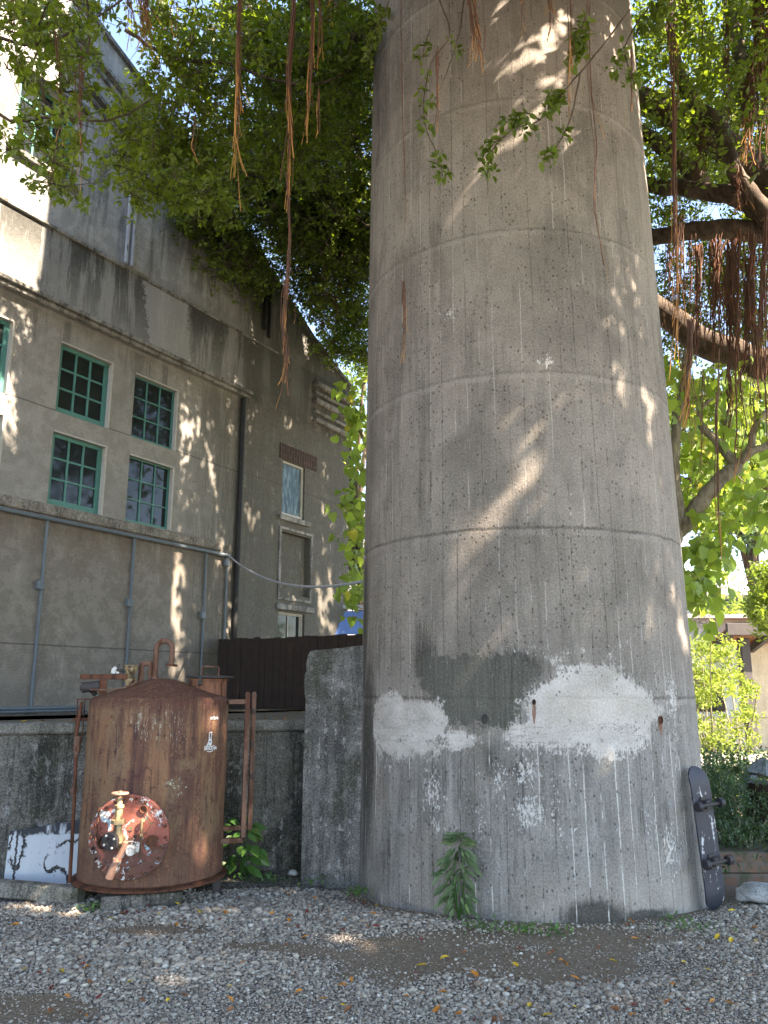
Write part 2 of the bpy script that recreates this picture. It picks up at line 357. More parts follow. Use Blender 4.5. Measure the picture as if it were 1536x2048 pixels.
gate = g.ss(g.noise(g.comb(g.mul(rg_, 7.31), g.mul(v, 1.1), 2.0), 1, 4, .65), .38, .62); gate2 = g.ss(g.noise(g.comb(g.mul(rg_, 5.17), g.mul(v, .55), 9.0), 1, 5, .7), .38, .62)
fine = hn(75, 60, 5, 4, .7); fm = hn(24, 15, 6, 5, .7); fs = hn(60, 28, 21, 5, .75)
med = hn(4, 3, 1, 7, .7, .3); big = hn(.9, .6, 2, 5, .6, .4); st1 = hn(6, .45, 3, 6, .7, .15); st2 = hn(36, 1.8, 4, 6, .8); st3 = hn(13, 1.0, 23, 6, .75)
low = g.ss(v, 2.1, .9)
c0 = g.mx(low, g.mx(med, (.235, .212, .184), (.315, .286, .25)), g.mx(med, (.21, .203, .19), (.315, .305, .287)))
c0 = g.mx(g.mul(idr, .38), c0, g.mx(1.0, c0, (.66, .66, .66), 'MULTIPLY'))
c0 = g.mx(g.mul(g.ss(g.add(g.mul(st1, .7), g.mul(st2, .3)), .5, .9), .45), c0, (.10, .094, .084))
c0 = g.mx(g.mul(g.ss(st2, .62, .95), g.add(.14, g.mul(low, .25))), c0, (.12, .113, .103))
c0 = g.mx(g.mul(g.ss(st2, .35, .05), g.add(.10, g.mul(low, .2))), c0, (.36, .34, .31))
c0 = g.mx(g.mul(g.ss(st3, .7, .95), g.mul(low, .5)), c0, (.075, .072, .064)); c0 = g.mx(g.mul(g.ss(st3, .28, .05), g.mul(low, .45)), c0, (.42, .41, .385))
c0 = g.mx(g.mul(g.ss(big, .5, .9), .45), c0, (.32, .285, .245)); big2 = hn(1.1, .7, 41, 4, .6, .5); c0 = g.mx(g.mul(g.ss(big2, .55, .95), .45), c0, (.12, .112, .10))
foot = g.mul(g.ss(g.add(v, g.mul(med, .12)), .50, .22), g.ss(u, -.55, -.1)); c0 = g.mx(g.mul(foot, .7), c0, g.mx(med, (.30, .275, .24), (.40, .37, .325)))
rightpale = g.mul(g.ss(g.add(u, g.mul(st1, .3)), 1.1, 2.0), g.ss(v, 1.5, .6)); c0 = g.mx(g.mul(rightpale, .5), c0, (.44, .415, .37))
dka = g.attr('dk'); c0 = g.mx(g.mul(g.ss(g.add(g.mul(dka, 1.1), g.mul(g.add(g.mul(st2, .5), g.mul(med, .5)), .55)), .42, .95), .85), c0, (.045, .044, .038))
# joints between the boards: thin, broken, dark or lime-white
lw = g.add(.035, g.mul(lnr, .04))
dl = g.mul(g.mul(g.ss(g.add(ed, g.mul(g.ma('SUBTRACT', fm, .5), .03)), lw, .0), g.ss(gate2, .15, .5)), g.ss(lnr, 1.1, .6)); c0 = g.mx(g.mul(dl, .62), c0, (.06, .055, .05))
wl = g.mul(g.mul(g.ss(g.add(ed, g.mul(g.ma('SUBTRACT', fs, .5), .03)), .058, .02), g.ss(gate2, .75, .4)), g.mul(g.ss(gate, .2, .6), g.ss(lnr, .15, .45)))
c0 = g.mx(g.mul(wl, g.add(.40, g.mul(low, .5))), c0, (.60, .58, .54))
ringy = g.mul(g.ss(v, .7, 1.2), g.ss(v, 5.0, 4.4)); ringg = g.mul(g.ss(v, .4, 1.0), g.add(g.mul(g.mul(g.ss(v, .7, 1.2), g.ss(v, 3.4, 3.0)), .45), .35))
c0 = g.mx(g.mul(g.mul(g.ss(g.add(ted, g.mul(g.ma('SUBTRACT', fs, .5), .014)), .016, .004), ringg), g.add(.30, g.mul(hn(2.4, 0, 30), .65))), c0, (.05, .046, .04))
c0 = g.mx(g.mul(g.mul(g.ss(g.ma('ABSOLUTE', g.ma('SUBTRACT', g.mul(g.ma('SUBTRACT', 1.0, tfr), 1.2525), .035)), .035, .008), hn(2.2, 1, 8)), g.mul(g.ss(v, .9, 1.5), .38)), c0, (.42, .39, .35))
tierb = g.n('TexWhiteNoise', {'Vector': g.comb(tier, 5.0, 1.0)}).outputs[0]; c0 = g.mx(g.mul(tierb, .16), c0, (.12, .11, .10))
# pits and shell-like specks
pitd = hn(1.7, 1.3, 7, 4, .6)
def pits(su, sv_, off, rad, thr, colr, amt, ch=0):
    global c0
    w_ = uv(su, sv_, off); m_ = g.mul(g.ss(g.add(g.vor(w_, 1), g.mul(g.ma('SUBTRACT', fs, .5), .12)), rad, rad*.6), g.ss(g.sep(g.vor(w_, 1, 'F1', 1))[ch], thr, g.add(thr, .02) if not isinstance(thr, float) else thr+.02)); c0 = g.mx(g.mul(m_, amt), c0, colr); return m_
pit = pits(34, 27, .1, .34, g.ma('SUBTRACT', 1.0, g.mul(pitd, .42)), (.05, .045, .038), .62)
pits(60, 46, 4.1, .33, g.ma('SUBTRACT', .97, g.mul(pitd, .35)), (.07, .063, .055), .45, 1)
pits(95, 80, 6.1, .35, .82, (.08, .073, .065), .25, 2); pits(52, 44, 2.2, .28, .78, (.52, .5, .46), .6, 2); pits(100, 90, 3.3, .3, .80, (.50, .48, .45), .3, 0)
# patches
nz = g.ma('SUBTRACT', g.add(g.mul(hn(5, 5, 11, 7, .7), .5), g.mul(hn(16, 14, 31, 6, .7), .5)), .5)
dmask = g.ss(g.add(g.attr('sdD'), g.mul(nz, .14)), -.010, .014)
dc = g.mx(st2, g.mx(st1, (.058, .058, .048), (.10, .10, .086)), (.13, .13, .112)); c0 = g.mx(g.mul(dmask, .92), c0, dc)
nzl = g.ma('SUBTRACT', hn(2.6, 2.2, 51, 3, .5, .6), .5)
wmask = g.ss(g.add(g.add(g.attr('sdW'), .02), g.add(g.add(g.mul(nz, .12), g.mul(nzl, .13)), g.mul(g.ma('SUBTRACT', fs, .5), .07))), -.015, .03)
wc = g.mx(hn(3, 4, 12, 6, .65), (.40, .375, .34), (.62, .60, .57)); wc = g.mx(g.mul(g.ss(g.add(g.mul(fs, .4), g.mul(fm, .6)), .68, .92), .45), wc, (.24, .23, .21))
wc = g.mx(g.mul(g.ss(g.attr('sdB'), .04, .3), .9), wc, g.mx(med, (.47, .42, .365), (.60, .56, .51)))
crk = g.mul(g.ss(g.ma('ABSOLUTE', g.ma('SUBTRACT', g.noise(uv(1.6, 6, 13), 1, 6, .6, .5), .52)), .008, .002), g.mul(g.ss(v, 1.36, 1.28), g.ss(v, 1.1, 1.16))); wc = g.mx(g.mul(crk, .7), wc, (.16, .155, .14))
wc = g.mx(g.mul(pit, .5), wc, (.15, .14, .13))
c0 = g.mx(g.mul(wmask, .92), c0, wc)
sp_ = g.add(g.mul(fs, .5), g.add(g.mul(fm, .25), g.mul(st2, .25)))
c0 = g.mx(g.mul(g.ss(g.add(g.mul(g.attr('wb'), .42), sp_), .80, .93), .85), c0, (.60, .59, .57))
c0 = g.mx(g.mul(g.mul(g.ss(sp_, .72, .86), g.ss(g.ma('ABSOLUTE', g.ma('SUBTRACT', v, .75)), .6, .2)), .6), c0, (.52, .51, .49))
c0 = g.mx(g.mul(g.ss(g.add(g.attr('rs'), g.mul(g.ma('SUBTRACT', fm, .5), .3)), .3, .6), .8), c0, (.20, .085, .045))
c0 = g.mx(.28, c0, g.mx(fine, (0, 0, 0), (1, 1, 1)), 'SOFT_LIGHT')
g.base(c0)
h = g.ma('SUBTRACT', g.add(g.mul(fine, .3), g.mul(fm, .35)), g.add(g.mul(pit, 1.2), g.add(g.mul(dl, .5), g.mul(g.mul(g.ss(ted, .02, .004), ringg), .8))))
h = g.add(h, g.add(g.mul(idr, .35), g.mul(tier, -.45))); g.bump(h, .7, .007)
M['chimney'] = g.m
chim = empty('chimney', (CH[0], CH[1], 0), 0, 'huge round tapering concrete chimney with board marks and whitewashed patches near its foot', 'chimney')
Vl = V-np.array([CH[0], CH[1], 0])
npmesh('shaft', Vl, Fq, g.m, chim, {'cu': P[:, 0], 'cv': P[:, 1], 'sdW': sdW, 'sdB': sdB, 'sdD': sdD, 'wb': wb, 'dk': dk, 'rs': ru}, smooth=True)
for (px, py, rr, mt, lab) in ((970, 1438, .033, 'iron', 'black oval pipe stub in the dark patch'), (1068, 1404, .017, 'rust', 'small rusty pipe stub in the white patch'), (1320, 1440, .026, 'rust', 'rusty pipe stub at the right edge of the white patch')):
    p_ = onC(px, py); nrm = Vector((p_[0]-CH[0], p_[1]-CH[1], 0)).normalized(); c = Vector(p_)-Vector((CH[0], CH[1], 0))
    Mx = Matrix.Translation(c) @ nrm.to_track_quat('Z', 'Y').to_matrix().to_4x4() @ Matrix.Diagonal((.75, 1.15, 1, 1))
    MB().lathe([(rr, -.05), (rr, .014), (rr*.8, .014), (rr*.78, .002), (.0005, .001)], 20, Mx, False).build('pipe_stub', M[mt], chim, True)['label'] = lab

# ---------------------------------------------------------------- factory building; local x along the wall, y into the building, z up
def facmat():
    g = NM('factory_render', .92, .18); o = g.obj; X_, Y_, Z_ = g.sep(o)[0], g.sep(o)[1], g.sep(o)[2]
    med = g.hc(o, 4.5, 7, .7); fine = g.hc(o, 65, 4, .65); mid = g.hc(o, 18, 6, .7); gr_ = g.vor(o, 90)
    st = g.ss(g.noise(g.comb(g.mul(X_, 2.6), 0.0, g.mul(Z_, .32)), 1, 6, .68, .3), .30, .70); st2 = g.ss(g.noise(g.comb(g.mul(X_, 14.0), 0.0, g.mul(Z_, .8)), 1, 6, .75), .3, .7)
    big = g.ss(g.noise(g.comb(g.mul(X_, .8), 0.0, g.mul(Z_, .9)), 1, 5, .6, .5), .3, .7)
    win = g.mx(g.ss(med, .3, .7), (.262, .25, .228), (.315, .30, .275))
    lowc = g.mx(g.ss(med, .3, .7), (.205, .183, .155), (.255, .23, .198))
    up = g.mx(g.ss(med, .3, .7), (.30, .30, .29), (.38, .38, .37))
    c = g.mx(g.ss(Z_, 3.75, 3.6), win, lowc); c = g.mx(g.ss(Z_, 6.2, 6.4), c, g.mx(big, (.20, .205, .195), (.34, .34, .32))); c = g.mx(g.ss(Z_, 7.3, 7.5), c, up)
    pier = g.ss(X_, 9.6, 9.75); c = g.mx(g.mul(pier, g.ss(Z_, 6.9, 6.3)), c, g.mx(g.ss(med, .35, .7), (.075, .071, .058), (.13, .123, .104)))
    # dark washes under ledges
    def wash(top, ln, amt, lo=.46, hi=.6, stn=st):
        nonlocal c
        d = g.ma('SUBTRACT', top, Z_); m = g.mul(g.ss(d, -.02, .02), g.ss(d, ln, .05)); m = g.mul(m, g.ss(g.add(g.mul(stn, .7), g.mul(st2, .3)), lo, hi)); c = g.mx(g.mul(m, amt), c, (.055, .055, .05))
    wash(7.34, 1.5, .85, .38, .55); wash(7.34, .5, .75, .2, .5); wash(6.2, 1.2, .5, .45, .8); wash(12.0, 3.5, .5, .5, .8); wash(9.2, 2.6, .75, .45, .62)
    patch = g.mul(g.mul(g.ss(g.add(g.add(X_, g.mul(mid, .12)), g.mul(Z_, .22)), 9.02, 9.05), g.ss(g.add(g.add(X_, g.mul(mid, .10)), g.mul(Z_, .1)), 9.15, 9.0)), g.mul(g.ss(Z_, 6.35, 6.4), g.ss(Z_, 7.32, 7.28))); c = g.mx(g.mul(patch, .7), c, (.40, .40, .385))
    d = g.ma('SUBTRACT', 3.72, Z_); c = g.mx(g.mul(g.mul(g.ss(d, -.01, .01), g.ss(g.add(d, g.mul(st2, .25)), .5, .15)), .65), c, (.10, .075, .055))
    d = g.ma('SUBTRACT', 3.56, Z_); c = g.mx(g.mul(g.mul(g.ss(d, .0, .02), g.ss(g.add(d, g.mul(st, .7)), 1.0, .25)), .6), c, (.15, .115, .085))
    c = g.mx(g.mul(g.mul(pier, g.ss(g.add(g.mul(st, .7), g.mul(mid, .3)), .35, .75)), .8), c, (.05, .05, .042))
    c = g.mx(g.mul(g.mul(g.ss(X_, 8.2, 9.4), g.ss(Z_, 6.3, 6.0)), g.mul(g.ss(st2, .3, .6), .7)), c, (.11, .108, .095))
    c = g.mx(g.mul(g.mul(g.ss(g.add(X_, g.mul(st, .6)), 8.6, 10.6), g.ss(Z_, 6.3, 6.5)), .7), c, (.075, .073, .063))
    c = g.mx(g.mul(g.ss(g.add(g.mul(big, .8), g.mul(mid, .2)), .6, .95), .30), c, (.14, .133, .12)); c = g.mx(g.mul(g.ss(g.add(X_, g.mul(st, .5)), 8.2, 9.9), g.mul(g.ss(Z_, 6.3, 6.1), .65)), c, (.105, .10, .086)); c = g.mx(g.mul(mid, .10), c, (.36, .345, .31))
    c = g.mx(g.mul(g.ss(g.add(g.mul(st2, .5), g.mul(med, .5)), .75, .95), .35), c, (.46, .45, .43))
    # day joints
    for zj in (4.97, 2.05): c = g.mx(g.mul(g.band(g.add(Z_, g.mul(g.ma('SUBTRACT', g.noise(o, 1.5, 4), .5), .03)), zj, .004, .008), .7), c, (.07, .065, .06))
    for xj in (10.2, 8.75): c = g.mx(g.mul(g.band(g.add(X_, g.mul(g.ma('SUBTRACT', g.noise(o, 2, 4), .5), .03)), xj, .002, .008), .35), c, (.08, .075, .07))
    c = g.mx(.22, c, g.mx(fine, (0, 0, 0), (1, 1, 1)), 'SOFT_LIGHT'); g.base(c); g.bump(g.add(g.mul(fine, .6), g.add(g.mul(med, 1.2), g.mul(gr_, .3))), .5, .01); return g.m
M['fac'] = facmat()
fo = -FD*FN
fab = empty('factory_building', (fo[0], fo[1], 0), pi/2-FA, 'tall weathered grey rendered factory building with small-paned windows and a sloping gable', 'building')
ROOF = [(-4, 12.6), (1, 12.9), (3, 12.0), (6.16, 10.72), (7.0, 10.38), (8.4, 9.65), (10.4, 8.62), (11.5, 7.98), (12.82, 7.42)]
def rz_(s_): return float(np.interp(s_, [a for a, b in ROOF], [b for a, b in ROOF]))
def wallgrid(mb, s0, s1, z0, top, holes, y, rev, extra=()):
    ss_ = sorted({s0, s1, *[h[0] for h in holes], *[h[1] for h in holes], *[e for e in extra if s0 < e < s1]})
    zs = sorted({z0, *[h[2] for h in holes], *[h[3] for h in holes]})
    for a, b in zip(ss_, ss_[1:]):
        za, zb = top(a), top(b)
        for i, z in enumerate(zs):
            n_ = zs[i+1] if i+1 < len(zs) else None
            if any(h[0] <= (a+b)/2 <= h[1] and h[2] <= (z+(n_ or 99))/2 <= h[3] for h in holes if n_): continue
            mb.add([(a, y, z), (b, y, z), (b, y, n_ if n_ else zb), (a, y, n_ if n_ else za)], [(0, 1, 2, 3)])
    for (a, b, c, d) in holes:
        mb.add([(a, y, c), (b, y, c), (b, y+rev, c), (a, y+rev, c)], [(0, 1, 2, 3)]); mb.add([(a, y, d), (b, y, d), (b, y+rev, d), (a, y+rev, d)], [(0, 1, 2, 3)])
        mb.add([(a, y, c), (a, y, d), (a, y+rev, d), (a, y+rev, c)], [(0, 1, 2, 3)]); mb.add([(b, y, c), (b, y, d), (b, y+rev, d), (b, y+rev, c)], [(0, 1, 2, 3)])
WIN = []
for s0 in (3.44, 4.66, 6.17, 7.40):
    WIN += [(s0, s0+.84, 4.96, 5.90, s0), (s0, s0+.84, 3.765, 4.71, s0)]
SMALL = (10.72, 11.37, 4.47, 5.44); PANEL = (10.73, 11.56, 3.10, 4.17); LOWW = (10.71, 11.45, 1.75, 2.80); UPW = (5.2, 6.08, 8.1, 9.22)
wl_ = MB(); wallgrid(wl_, -4, 9.70, 0, lambda s_: 6.25, [h[:4] for h in WIN], 0, .14)
wallgrid(wl_, -4, 9.70, 6.25, rz_, [UPW], -.06, .16, [a for a, b in ROOF])
wallgrid(wl_, 9.70, 12.82, 0, rz_, [SMALL, PANEL, LOWW], -.06, .16, [a for a, b in ROOF])
wl_.add([(9.70, -.06, 0), (9.70, 0, 0), (9.70, 0, 6.25), (9.70, -.06, 6.25)], [(0, 1, 2, 3)]); wl_.add([(-4, -.06, 6.25), (9.7, -.06, 6.25), (9.7, 0, 6.25), (-4, 0, 6.25)], [(0, 1, 2, 3)])
wl_.add([(12.82, -.06, 0), (12.82, 9, 0), (12.82, 9, 7.42), (12.82, -.06, 7.42)], [(0, 1, 2, 3)])
wl_.add([(-4, 9, 0), (12.82, 9, 0), (12.82, 9, 7.42), (-4, 9, 12.6)], [(0, 1, 2, 3)]); wl_.add([(-4, -.06, 0), (-4, 9, 0), (-4, 9, 12.6), (-4, -.06, 12.6)], [(0, 1, 2, 3)])
wl_.add([(10.7, .04, 3.07), (11.6, .04, 3.07), (11.6, .04, 4.2), (10.7, .04, 4.2)], [(0, 1, 2, 3)])
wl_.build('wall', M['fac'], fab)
rf = MB()
for (a, b) in zip(ROOF, ROOF[1:]):
    rf.add([(a[0], -.12, a[1]), (b[0], -.12, b[1]), (b[0], 9.1, b[1]), (a[0], 9.1, a[1]), (a[0], -.12, a[1]+.07), (b[0], -.12, b[1]+.07), (b[0], 9.1, b[1]+.07), (a[0], 9.1, a[1]+.07)], [(0, 1, 2, 3), (4, 5, 6, 7), (0, 1, 5, 4), (3, 2, 6, 7), (0, 3, 7, 4), (1, 2, 6, 5)])
M['facroof'] = concrete('roof_edge_concrete', (.12, .12, .115), (.2, .2, .19), (.04, .04, .038), (.36, .36, .35), .7, .3)
rf.build('roof', M['facroof'], fab)
# mouldings following the slope, cornice, ledges, bands
M['trim'] = concrete('moulding_concrete', (.20, .195, .18), (.30, .29, .265), (.06, .058, .052), (.42, .41, .39), .75, .2)
def slope_mould(off, hgt, dep):
    m = MB(); pts = [(3, 12.0), (6.16, 10.72), (7.0, 10.38), (8.4, 9.65), (9.4, 9.15)]
    for a, b in zip(pts, pts[1:]):
        m.add([(a[0], -.06, a[1]-off), (b[0], -.06, b[1]-off), (b[0], -.06, b[1]-off-hgt), (a[0], -.06, a[1]-off-hgt), (a[0], -.06-dep, a[1]-off), (b[0], -.06-dep, b[1]-off), (b[0], -.06-dep, b[1]-off-hgt), (a[0], -.06-dep, a[1]-off-hgt)], [(4, 5, 6, 7), (0, 1, 5, 4), (3, 2, 6, 7), (0, 3, 7, 4), (1, 2, 6, 5)])
    return m.build('gable_moulding', M['trim'], fab)
slope_mould(.50, .06, .09); slope_mould(.64, .05, .05); slope_mould(1.05, .06, .09); slope_mould(1.19, .05, .05)
MB().bb(-4, 9.78, -.15, -.063, 6.30, 6.36).bb(-4, 9.76, -.11, -.063, 6.24, 6.297).build('cornice', M['trim'], fab, bevel=.01)
MB().bb(-4, 7.02, -.10, -.063, 7.30, 7.35).build('string_course', M['trim'], fab, bevel=.01); MB().bb(7.45, 10.5, -.085, -.063, 7.31, 7.35).build('string_course', M['trim'], fab, bevel=.01)
M['ledge'] = concrete('sill_ledge_concrete', (.17, .155, .13), (.24, .22, .19), (.07, .062, .052), (.34, .32, .29), .6)
MB().bb(-4, 9.3, -.035, -.003, 3.62, 3.755).build('sill_ledge', M['ledge'], fab, bevel=.012)
MB().bb(7.06, 7.44, -.10, -.063, 7.36, 9.9).build('pilaster', M['fac'], fab, bevel=.01)
for z0, z1, d in ((7.08, 7.17, .1), (6.93, 6.99, .06), (6.74, 6.84, .09), (6.56, 6.62, .05), (6.38, 6.46, .08)):
    MB().bb(11.58, 12.90, -.063-d, -.063, z0, z1).build('capital_band', M['trim'], fab, bevel=.012)
def window(rect, kind, rows=3, cols=3, y=.075):
    a, b, c, d = rect; th = .065 if kind == 'teal' else .035
    fm_ = M['teal'] if kind in ('teal', 'thin') else M['whitetrim']; f = MB(); g_ = .004
    a2, b2, c2, d2 = a+g_, b-g_, c+g_, d-g_
    f.bb(a2, b2, y-.02, y+.03, d2-th, d2).bb(a2, b2, y-.02, y+.03, c2, c2+th*1.2).bb(a2, a2+th, y-.02, y+.03, c2+th*1.2, d2-th).bb(b2-th*1.3, b2, y-.02, y+.03, c2+th*1.2, d2-th)
    x0, x1, z0, z1 = a2+th, b2-th*1.3, c2+th*1.2, d2-th; bw = .013 if kind == 'teal' else .009
    for k in range(1, cols): xm = x0+(x1-x0)*k/cols; f.bb(xm-bw, xm+bw, y-.012, y+.018, z0, z1)
    for k in range(1, rows):
        zm = z0+(z1-z0)*k/rows
        for j in range(cols): f.bb(x0+(x1-x0)*j/cols+(bw if j else 0), x0+(x1-x0)*(j+1)/cols-(bw if j < cols-1 else 0), y-.010, y+.016, zm-bw, zm+bw)
    fo_ = f.build('window', fm_, fab)
    p_ = MB().bb(x0-.01, x1+.01, y+.006, y+.010, z0-.01, z1+.01).build('pane', M['glass'] if kind != 'pale' else M['paleglass'], fo_)
    t = MB().bb(b-.028, b-.001, -.012, y-.022, c+.001, d-.001).bb(a, b-.03, -.018, y-.024, d-.022, d-.001).build('surround', M['whitetrim'], fo_)
    return fo_
for wv in WIN:
    k = 'teal' if wv[4] < 7 else 'thin'
    o_ = window(wv[:4], k)
    o_['label'] = 'thick teal painted small-paned window' if k == 'teal' else 'thinly framed small-paned window with a pale right surround'
o_ = window(SMALL, 'pale', 1, 1, .0); o_['label'] = 'pale blue frosted window under a brick lintel'
o_ = window(LOWW, 'white', 2, 2, .03); o_['label'] = 'low white-framed window above the dark fence'
o_ = window(UPW, 'teal', 4, 3, .04); o_['label'] = 'high teal window half hidden by banyan leaves'
MB().bb(5.1, 6.2, -.13, -.063, 8.0, 8.09).build('window_sill', M['trim'], fab, bevel=.01); MB().bb(5.1, 6.2, -.13, -.063, 9.23, 9.32).build('window_hood', M['trim'], fab, bevel=.01)
g = NM('old_brick', .9, .2); bt = g.n('TexBrick', {'Vector': g.comb(g.sep(g.obj)[2], g.sep(g.obj)[0], 0.0), 'Scale': 1.0, 'Mortar Size': .008, 'Brick Width': .24, 'Row Height': .075, 'Color1': (.075, .036, .028, 1), 'Color2': (.05, .03, .025, 1), 'Mortar': (.09, .085, .08, 1)}); g.base(g.mx(g.ss(g.noise(g.obj, 12, 4), .5, .7), bt.outputs[0], (.05, .045, .04))); g.bump(bt.outputs[1], -.5, .01); M['lint'] = g.m
MB().bb(10.62, 11.72, -.075, -.062, 5.45, 5.72).build('brick_lintel', M['lint'], fab)
MB().bb(10.66, 10.72, -.085, -.062, 3.05, 4.2).bb(11.57, 11.63, -.085, -.062, 3.05, 4.2).bb(10.66, 11.63, -.085, -.062, 4.203, 4.25).bb(10.66, 11.63, -.085, -.062, 3.0, 3.047).build('panel_frame', M['trim'], fab)
MB().bb(10.64, 11.66, -.12, -.062, 2.83, 2.93).build('window_hood', M['trim'], fab, bevel=.01); MB().bb(10.64, 11.5, -.12, -.062, 4.36, 4.45).build('window_sill', M['trim'], fab, bevel=.01)
MB().cyl((9.65, -.05, 1.1), (9.65, -.05, 6.22), .042, 10).build('drainpipe', M['drain'], fab, True)
for xx_ in (6.98, 7.08): MB().cyl((xx_, -.13, 7.36), (xx_, -.13, 9.6), .03, 10).build('downpipe', M['palepipe'], fab, True)
for xx_, z_ in ((10.05, 7.6), (10.18, 7.5)): MB().cyl((xx_, -.1, z_), (xx_, -.1, 8.55), .03, 8).build('downpipe', M['drain'], fab, True)
def conduit(pts, r, boxes=()):
    m = MB().tube(pts, r, 8)
    o_ = m.build('conduit', M['conduit'], fab, True)
    for b in boxes: MB().box(b, (.09, .06, .11)).build('junction_box', M['conduit'], o_, bevel=.008)
conduit([(-4, -.05, 3.585), (9.45, -.05, 3.565)], .026)
for s_, zb_, r_ in ((6.18, 2.75, .02), (7.56, 2.66, .02), (8.97, 2.6, .016), (9.44, 3.45, .016), (4.6, 2.7, .02)):
    conduit([(s_, -.03, 1.2), (s_, -.03, 3.55)], r_, [(s_-.03, -.04, zb_)])
conduit([(-4, -.06, 1.335), (6.9, -.06, 1.315)], .022); conduit([(-4, -.10, 1.30), (6.9, -.10, 1.28)], .014)
# cable from the wall to the chimney
def facw(s_, y, z): return Vector(fo)+Vector(FT)*s_-Vector(FN)*y+Vector((0, 0, z))
p0 = facw(9.42, -.07, 3.56); p3 = Vector(onC(724, 1163)); pts = []
for i in range(25):
    t = i/24; q = p0.lerp(p3, t); q.z -= .42*4*t*(1-t)*.5; pts.append(q)
tag(MB().tube(pts, .014, 6).build('cable', M['palepipe'], None, True), 'pale sagging cable running from the factory wall to the chimney', 'cable')

# ---------------------------------------------------------------- terrace, retaining wall, slab, fence
RW0 = Vector((-3.111, 6.944, 0)); RW1 = Vector((-.70, 7.60, 0)); rwd = (RW1-RW0).normalized(); rwa = atan2(rwd.y, rwd.x); rl = (RW1-RW0).length
rw = empty('retaining_wall', RW0, rwa, 'low grimy concrete retaining wall with a coping behind the rusty tank', 'wall')
MB().bb(-4, rl+.1, .05, .30, -.3, 1.165).build('wall_face', M['retain'], rw, bevel=.01)
MB().bb(-4, rl+.1, 0, .36, 1.168, 1.258).build('coping', M['coping'], rw, bevel=.015)
g = NM('terrace_soil', .95, .1); n = g.noise(g.obj, 3, 5); g.base(g.mx(g.ss(g.noise(g.obj, 25, 4, .7), .45, .62), g.mx(n, (.11, .10, .085), (.20, .19, .165)), (.14, .10, .05))); M['terr'] = g.m
tv = [RW0+rwd*-4+Vector((-.1, .3, 0)), RW1+Vector((-.08, .32, 0)), Vector((1.6, 7.9, 0)), Vector((1.6, 14, 0)), facw(9, .0, 0), facw(-4, 0, 0)]
m = MB(); m.add([(p.x, p.y, 1.25) for p in tv]+[(p.x, p.y, .3) for p in tv], [tuple(range(6))]+[(i, (i+1) % 6, (i+1) % 6+6, i+6) for i in range(6)])
tag(m.build('terrace', M['terr']), kind='structure')
# slab with a chipped upper corner
sp = [(-.712, -.3), (-.712, 1.0), (-.700, 1.45), (-.715, 1.50), (-.716, 1.66), (-.700, 1.70), (-.702, 1.76), (-.690, 1.83), (-.668, 1.868), (-.60, 1.875), (-.54, 1.878), (-.45, 1.888), (-.38, 1.892), (-.30, 1.905), (-.2, 1.915), (-.10, 1.92), (-.10, -.3)]
o_ = MB().prism(sp, 0, .24).build('concrete_slab', M['slabw'], bevel=.006); o_.location = (0, 7.20, 0); o_.rotation_euler.z = -.12; o_.location = (0.012, 7.13, 0)
tag(o_, 'pitted upright concrete slab butting against the left side of the chimney', 'slab')
f0 = Vector((-2.62, 12.45, 0)); f1 = Vector((.9, 10.5, 0)); fd = (f1-f0); fl = fd.length
fe = empty('board_fence', f0, atan2(fd.y, fd.x), 'dark stained vertical board fence on the terrace between factory and chimney', 'fence')
bpan = MB(); xq = 0; k = 0
while xq < fl-.05:
    wq = random.uniform(.10, .15); hq = 2.27+random.uniform(-.018, .018)-1.2*0; bpan.bb(xq, xq+wq-.006, random.uniform(-.012, 0), .02, 1.2, hq); xq += wq
bpan.build('board_panel', M['darkwood'], fe, bevel=.003)
MB().bb(0, fl, .022, .06, 2.0, 2.08).build('rail', M['darkwood'], fe); MB().bb(0, fl, .022, .06, 1.4, 1.48).build('rail', M['darkwood'], fe)
for xq in (.05, 1.3, 2.6): MB().bb(xq, xq+.09, .062, .15, 1.2, 2.2).build('post', M['darkwood'], fe)

# ---------------------------------------------------------------- rusty tank
TCX, TCY, TR = -1.815, 6.72, .545
ta = atan2(-TCX, TCY)
tank = empty('rusty_tank', (TCX, TCY, 0), ta, 'squat upright rusty tank with a round bolted manhole, valves and a hatch', 'tank')
g = NM('streaked_rust', .82, .25); o = g.obj; Zt = g.sep(o)[2]
s1 = g.noise(g.sv(o, (9, 9, 1.0)), 1, 6, .7, .2); s2 = g.noise(g.sv(o, (34, 34, 2.2)), 1, 6, .75); b1 = g.noise(g.sv(o, (4, 4, 2.6)), 1, 6, .65, .4); f1_ = g.noise(o, 55, 5, .7); m1 = g.noise(o, 16, 6, .7)
c = g.mx(g.ss(s1, .42, .6), (.125, .062, .048), (.27, .14, .08))
c = g.mx(g.mul(g.ss(g.add(g.mul(b1, .6), g.mul(s2, .4)), .48, .58), .8), c, (.25, .165, .10))
c = g.mx(g.mul(g.ss(s2, .55, .66), .75), c, (.065, .032, .034))
c = g.mx(g.mul(g.ss(g.add(g.mul(s2, .5), g.mul(m1, .5)), .40, .34), .7), c, (.28, .125, .055))
c = g.mx(g.mul(g.ss(m1, .58, .63), .6), c, (.075, .035, .035))
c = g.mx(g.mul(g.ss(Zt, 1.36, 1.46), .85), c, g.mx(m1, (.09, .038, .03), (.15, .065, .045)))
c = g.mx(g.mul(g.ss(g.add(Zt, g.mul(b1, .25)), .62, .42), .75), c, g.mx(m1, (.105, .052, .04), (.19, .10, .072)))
s2h = g.ss(s2, .34, .66); m1h = g.ss(m1, .34, .66); f1h = g.ss(f1_, .32, .68)
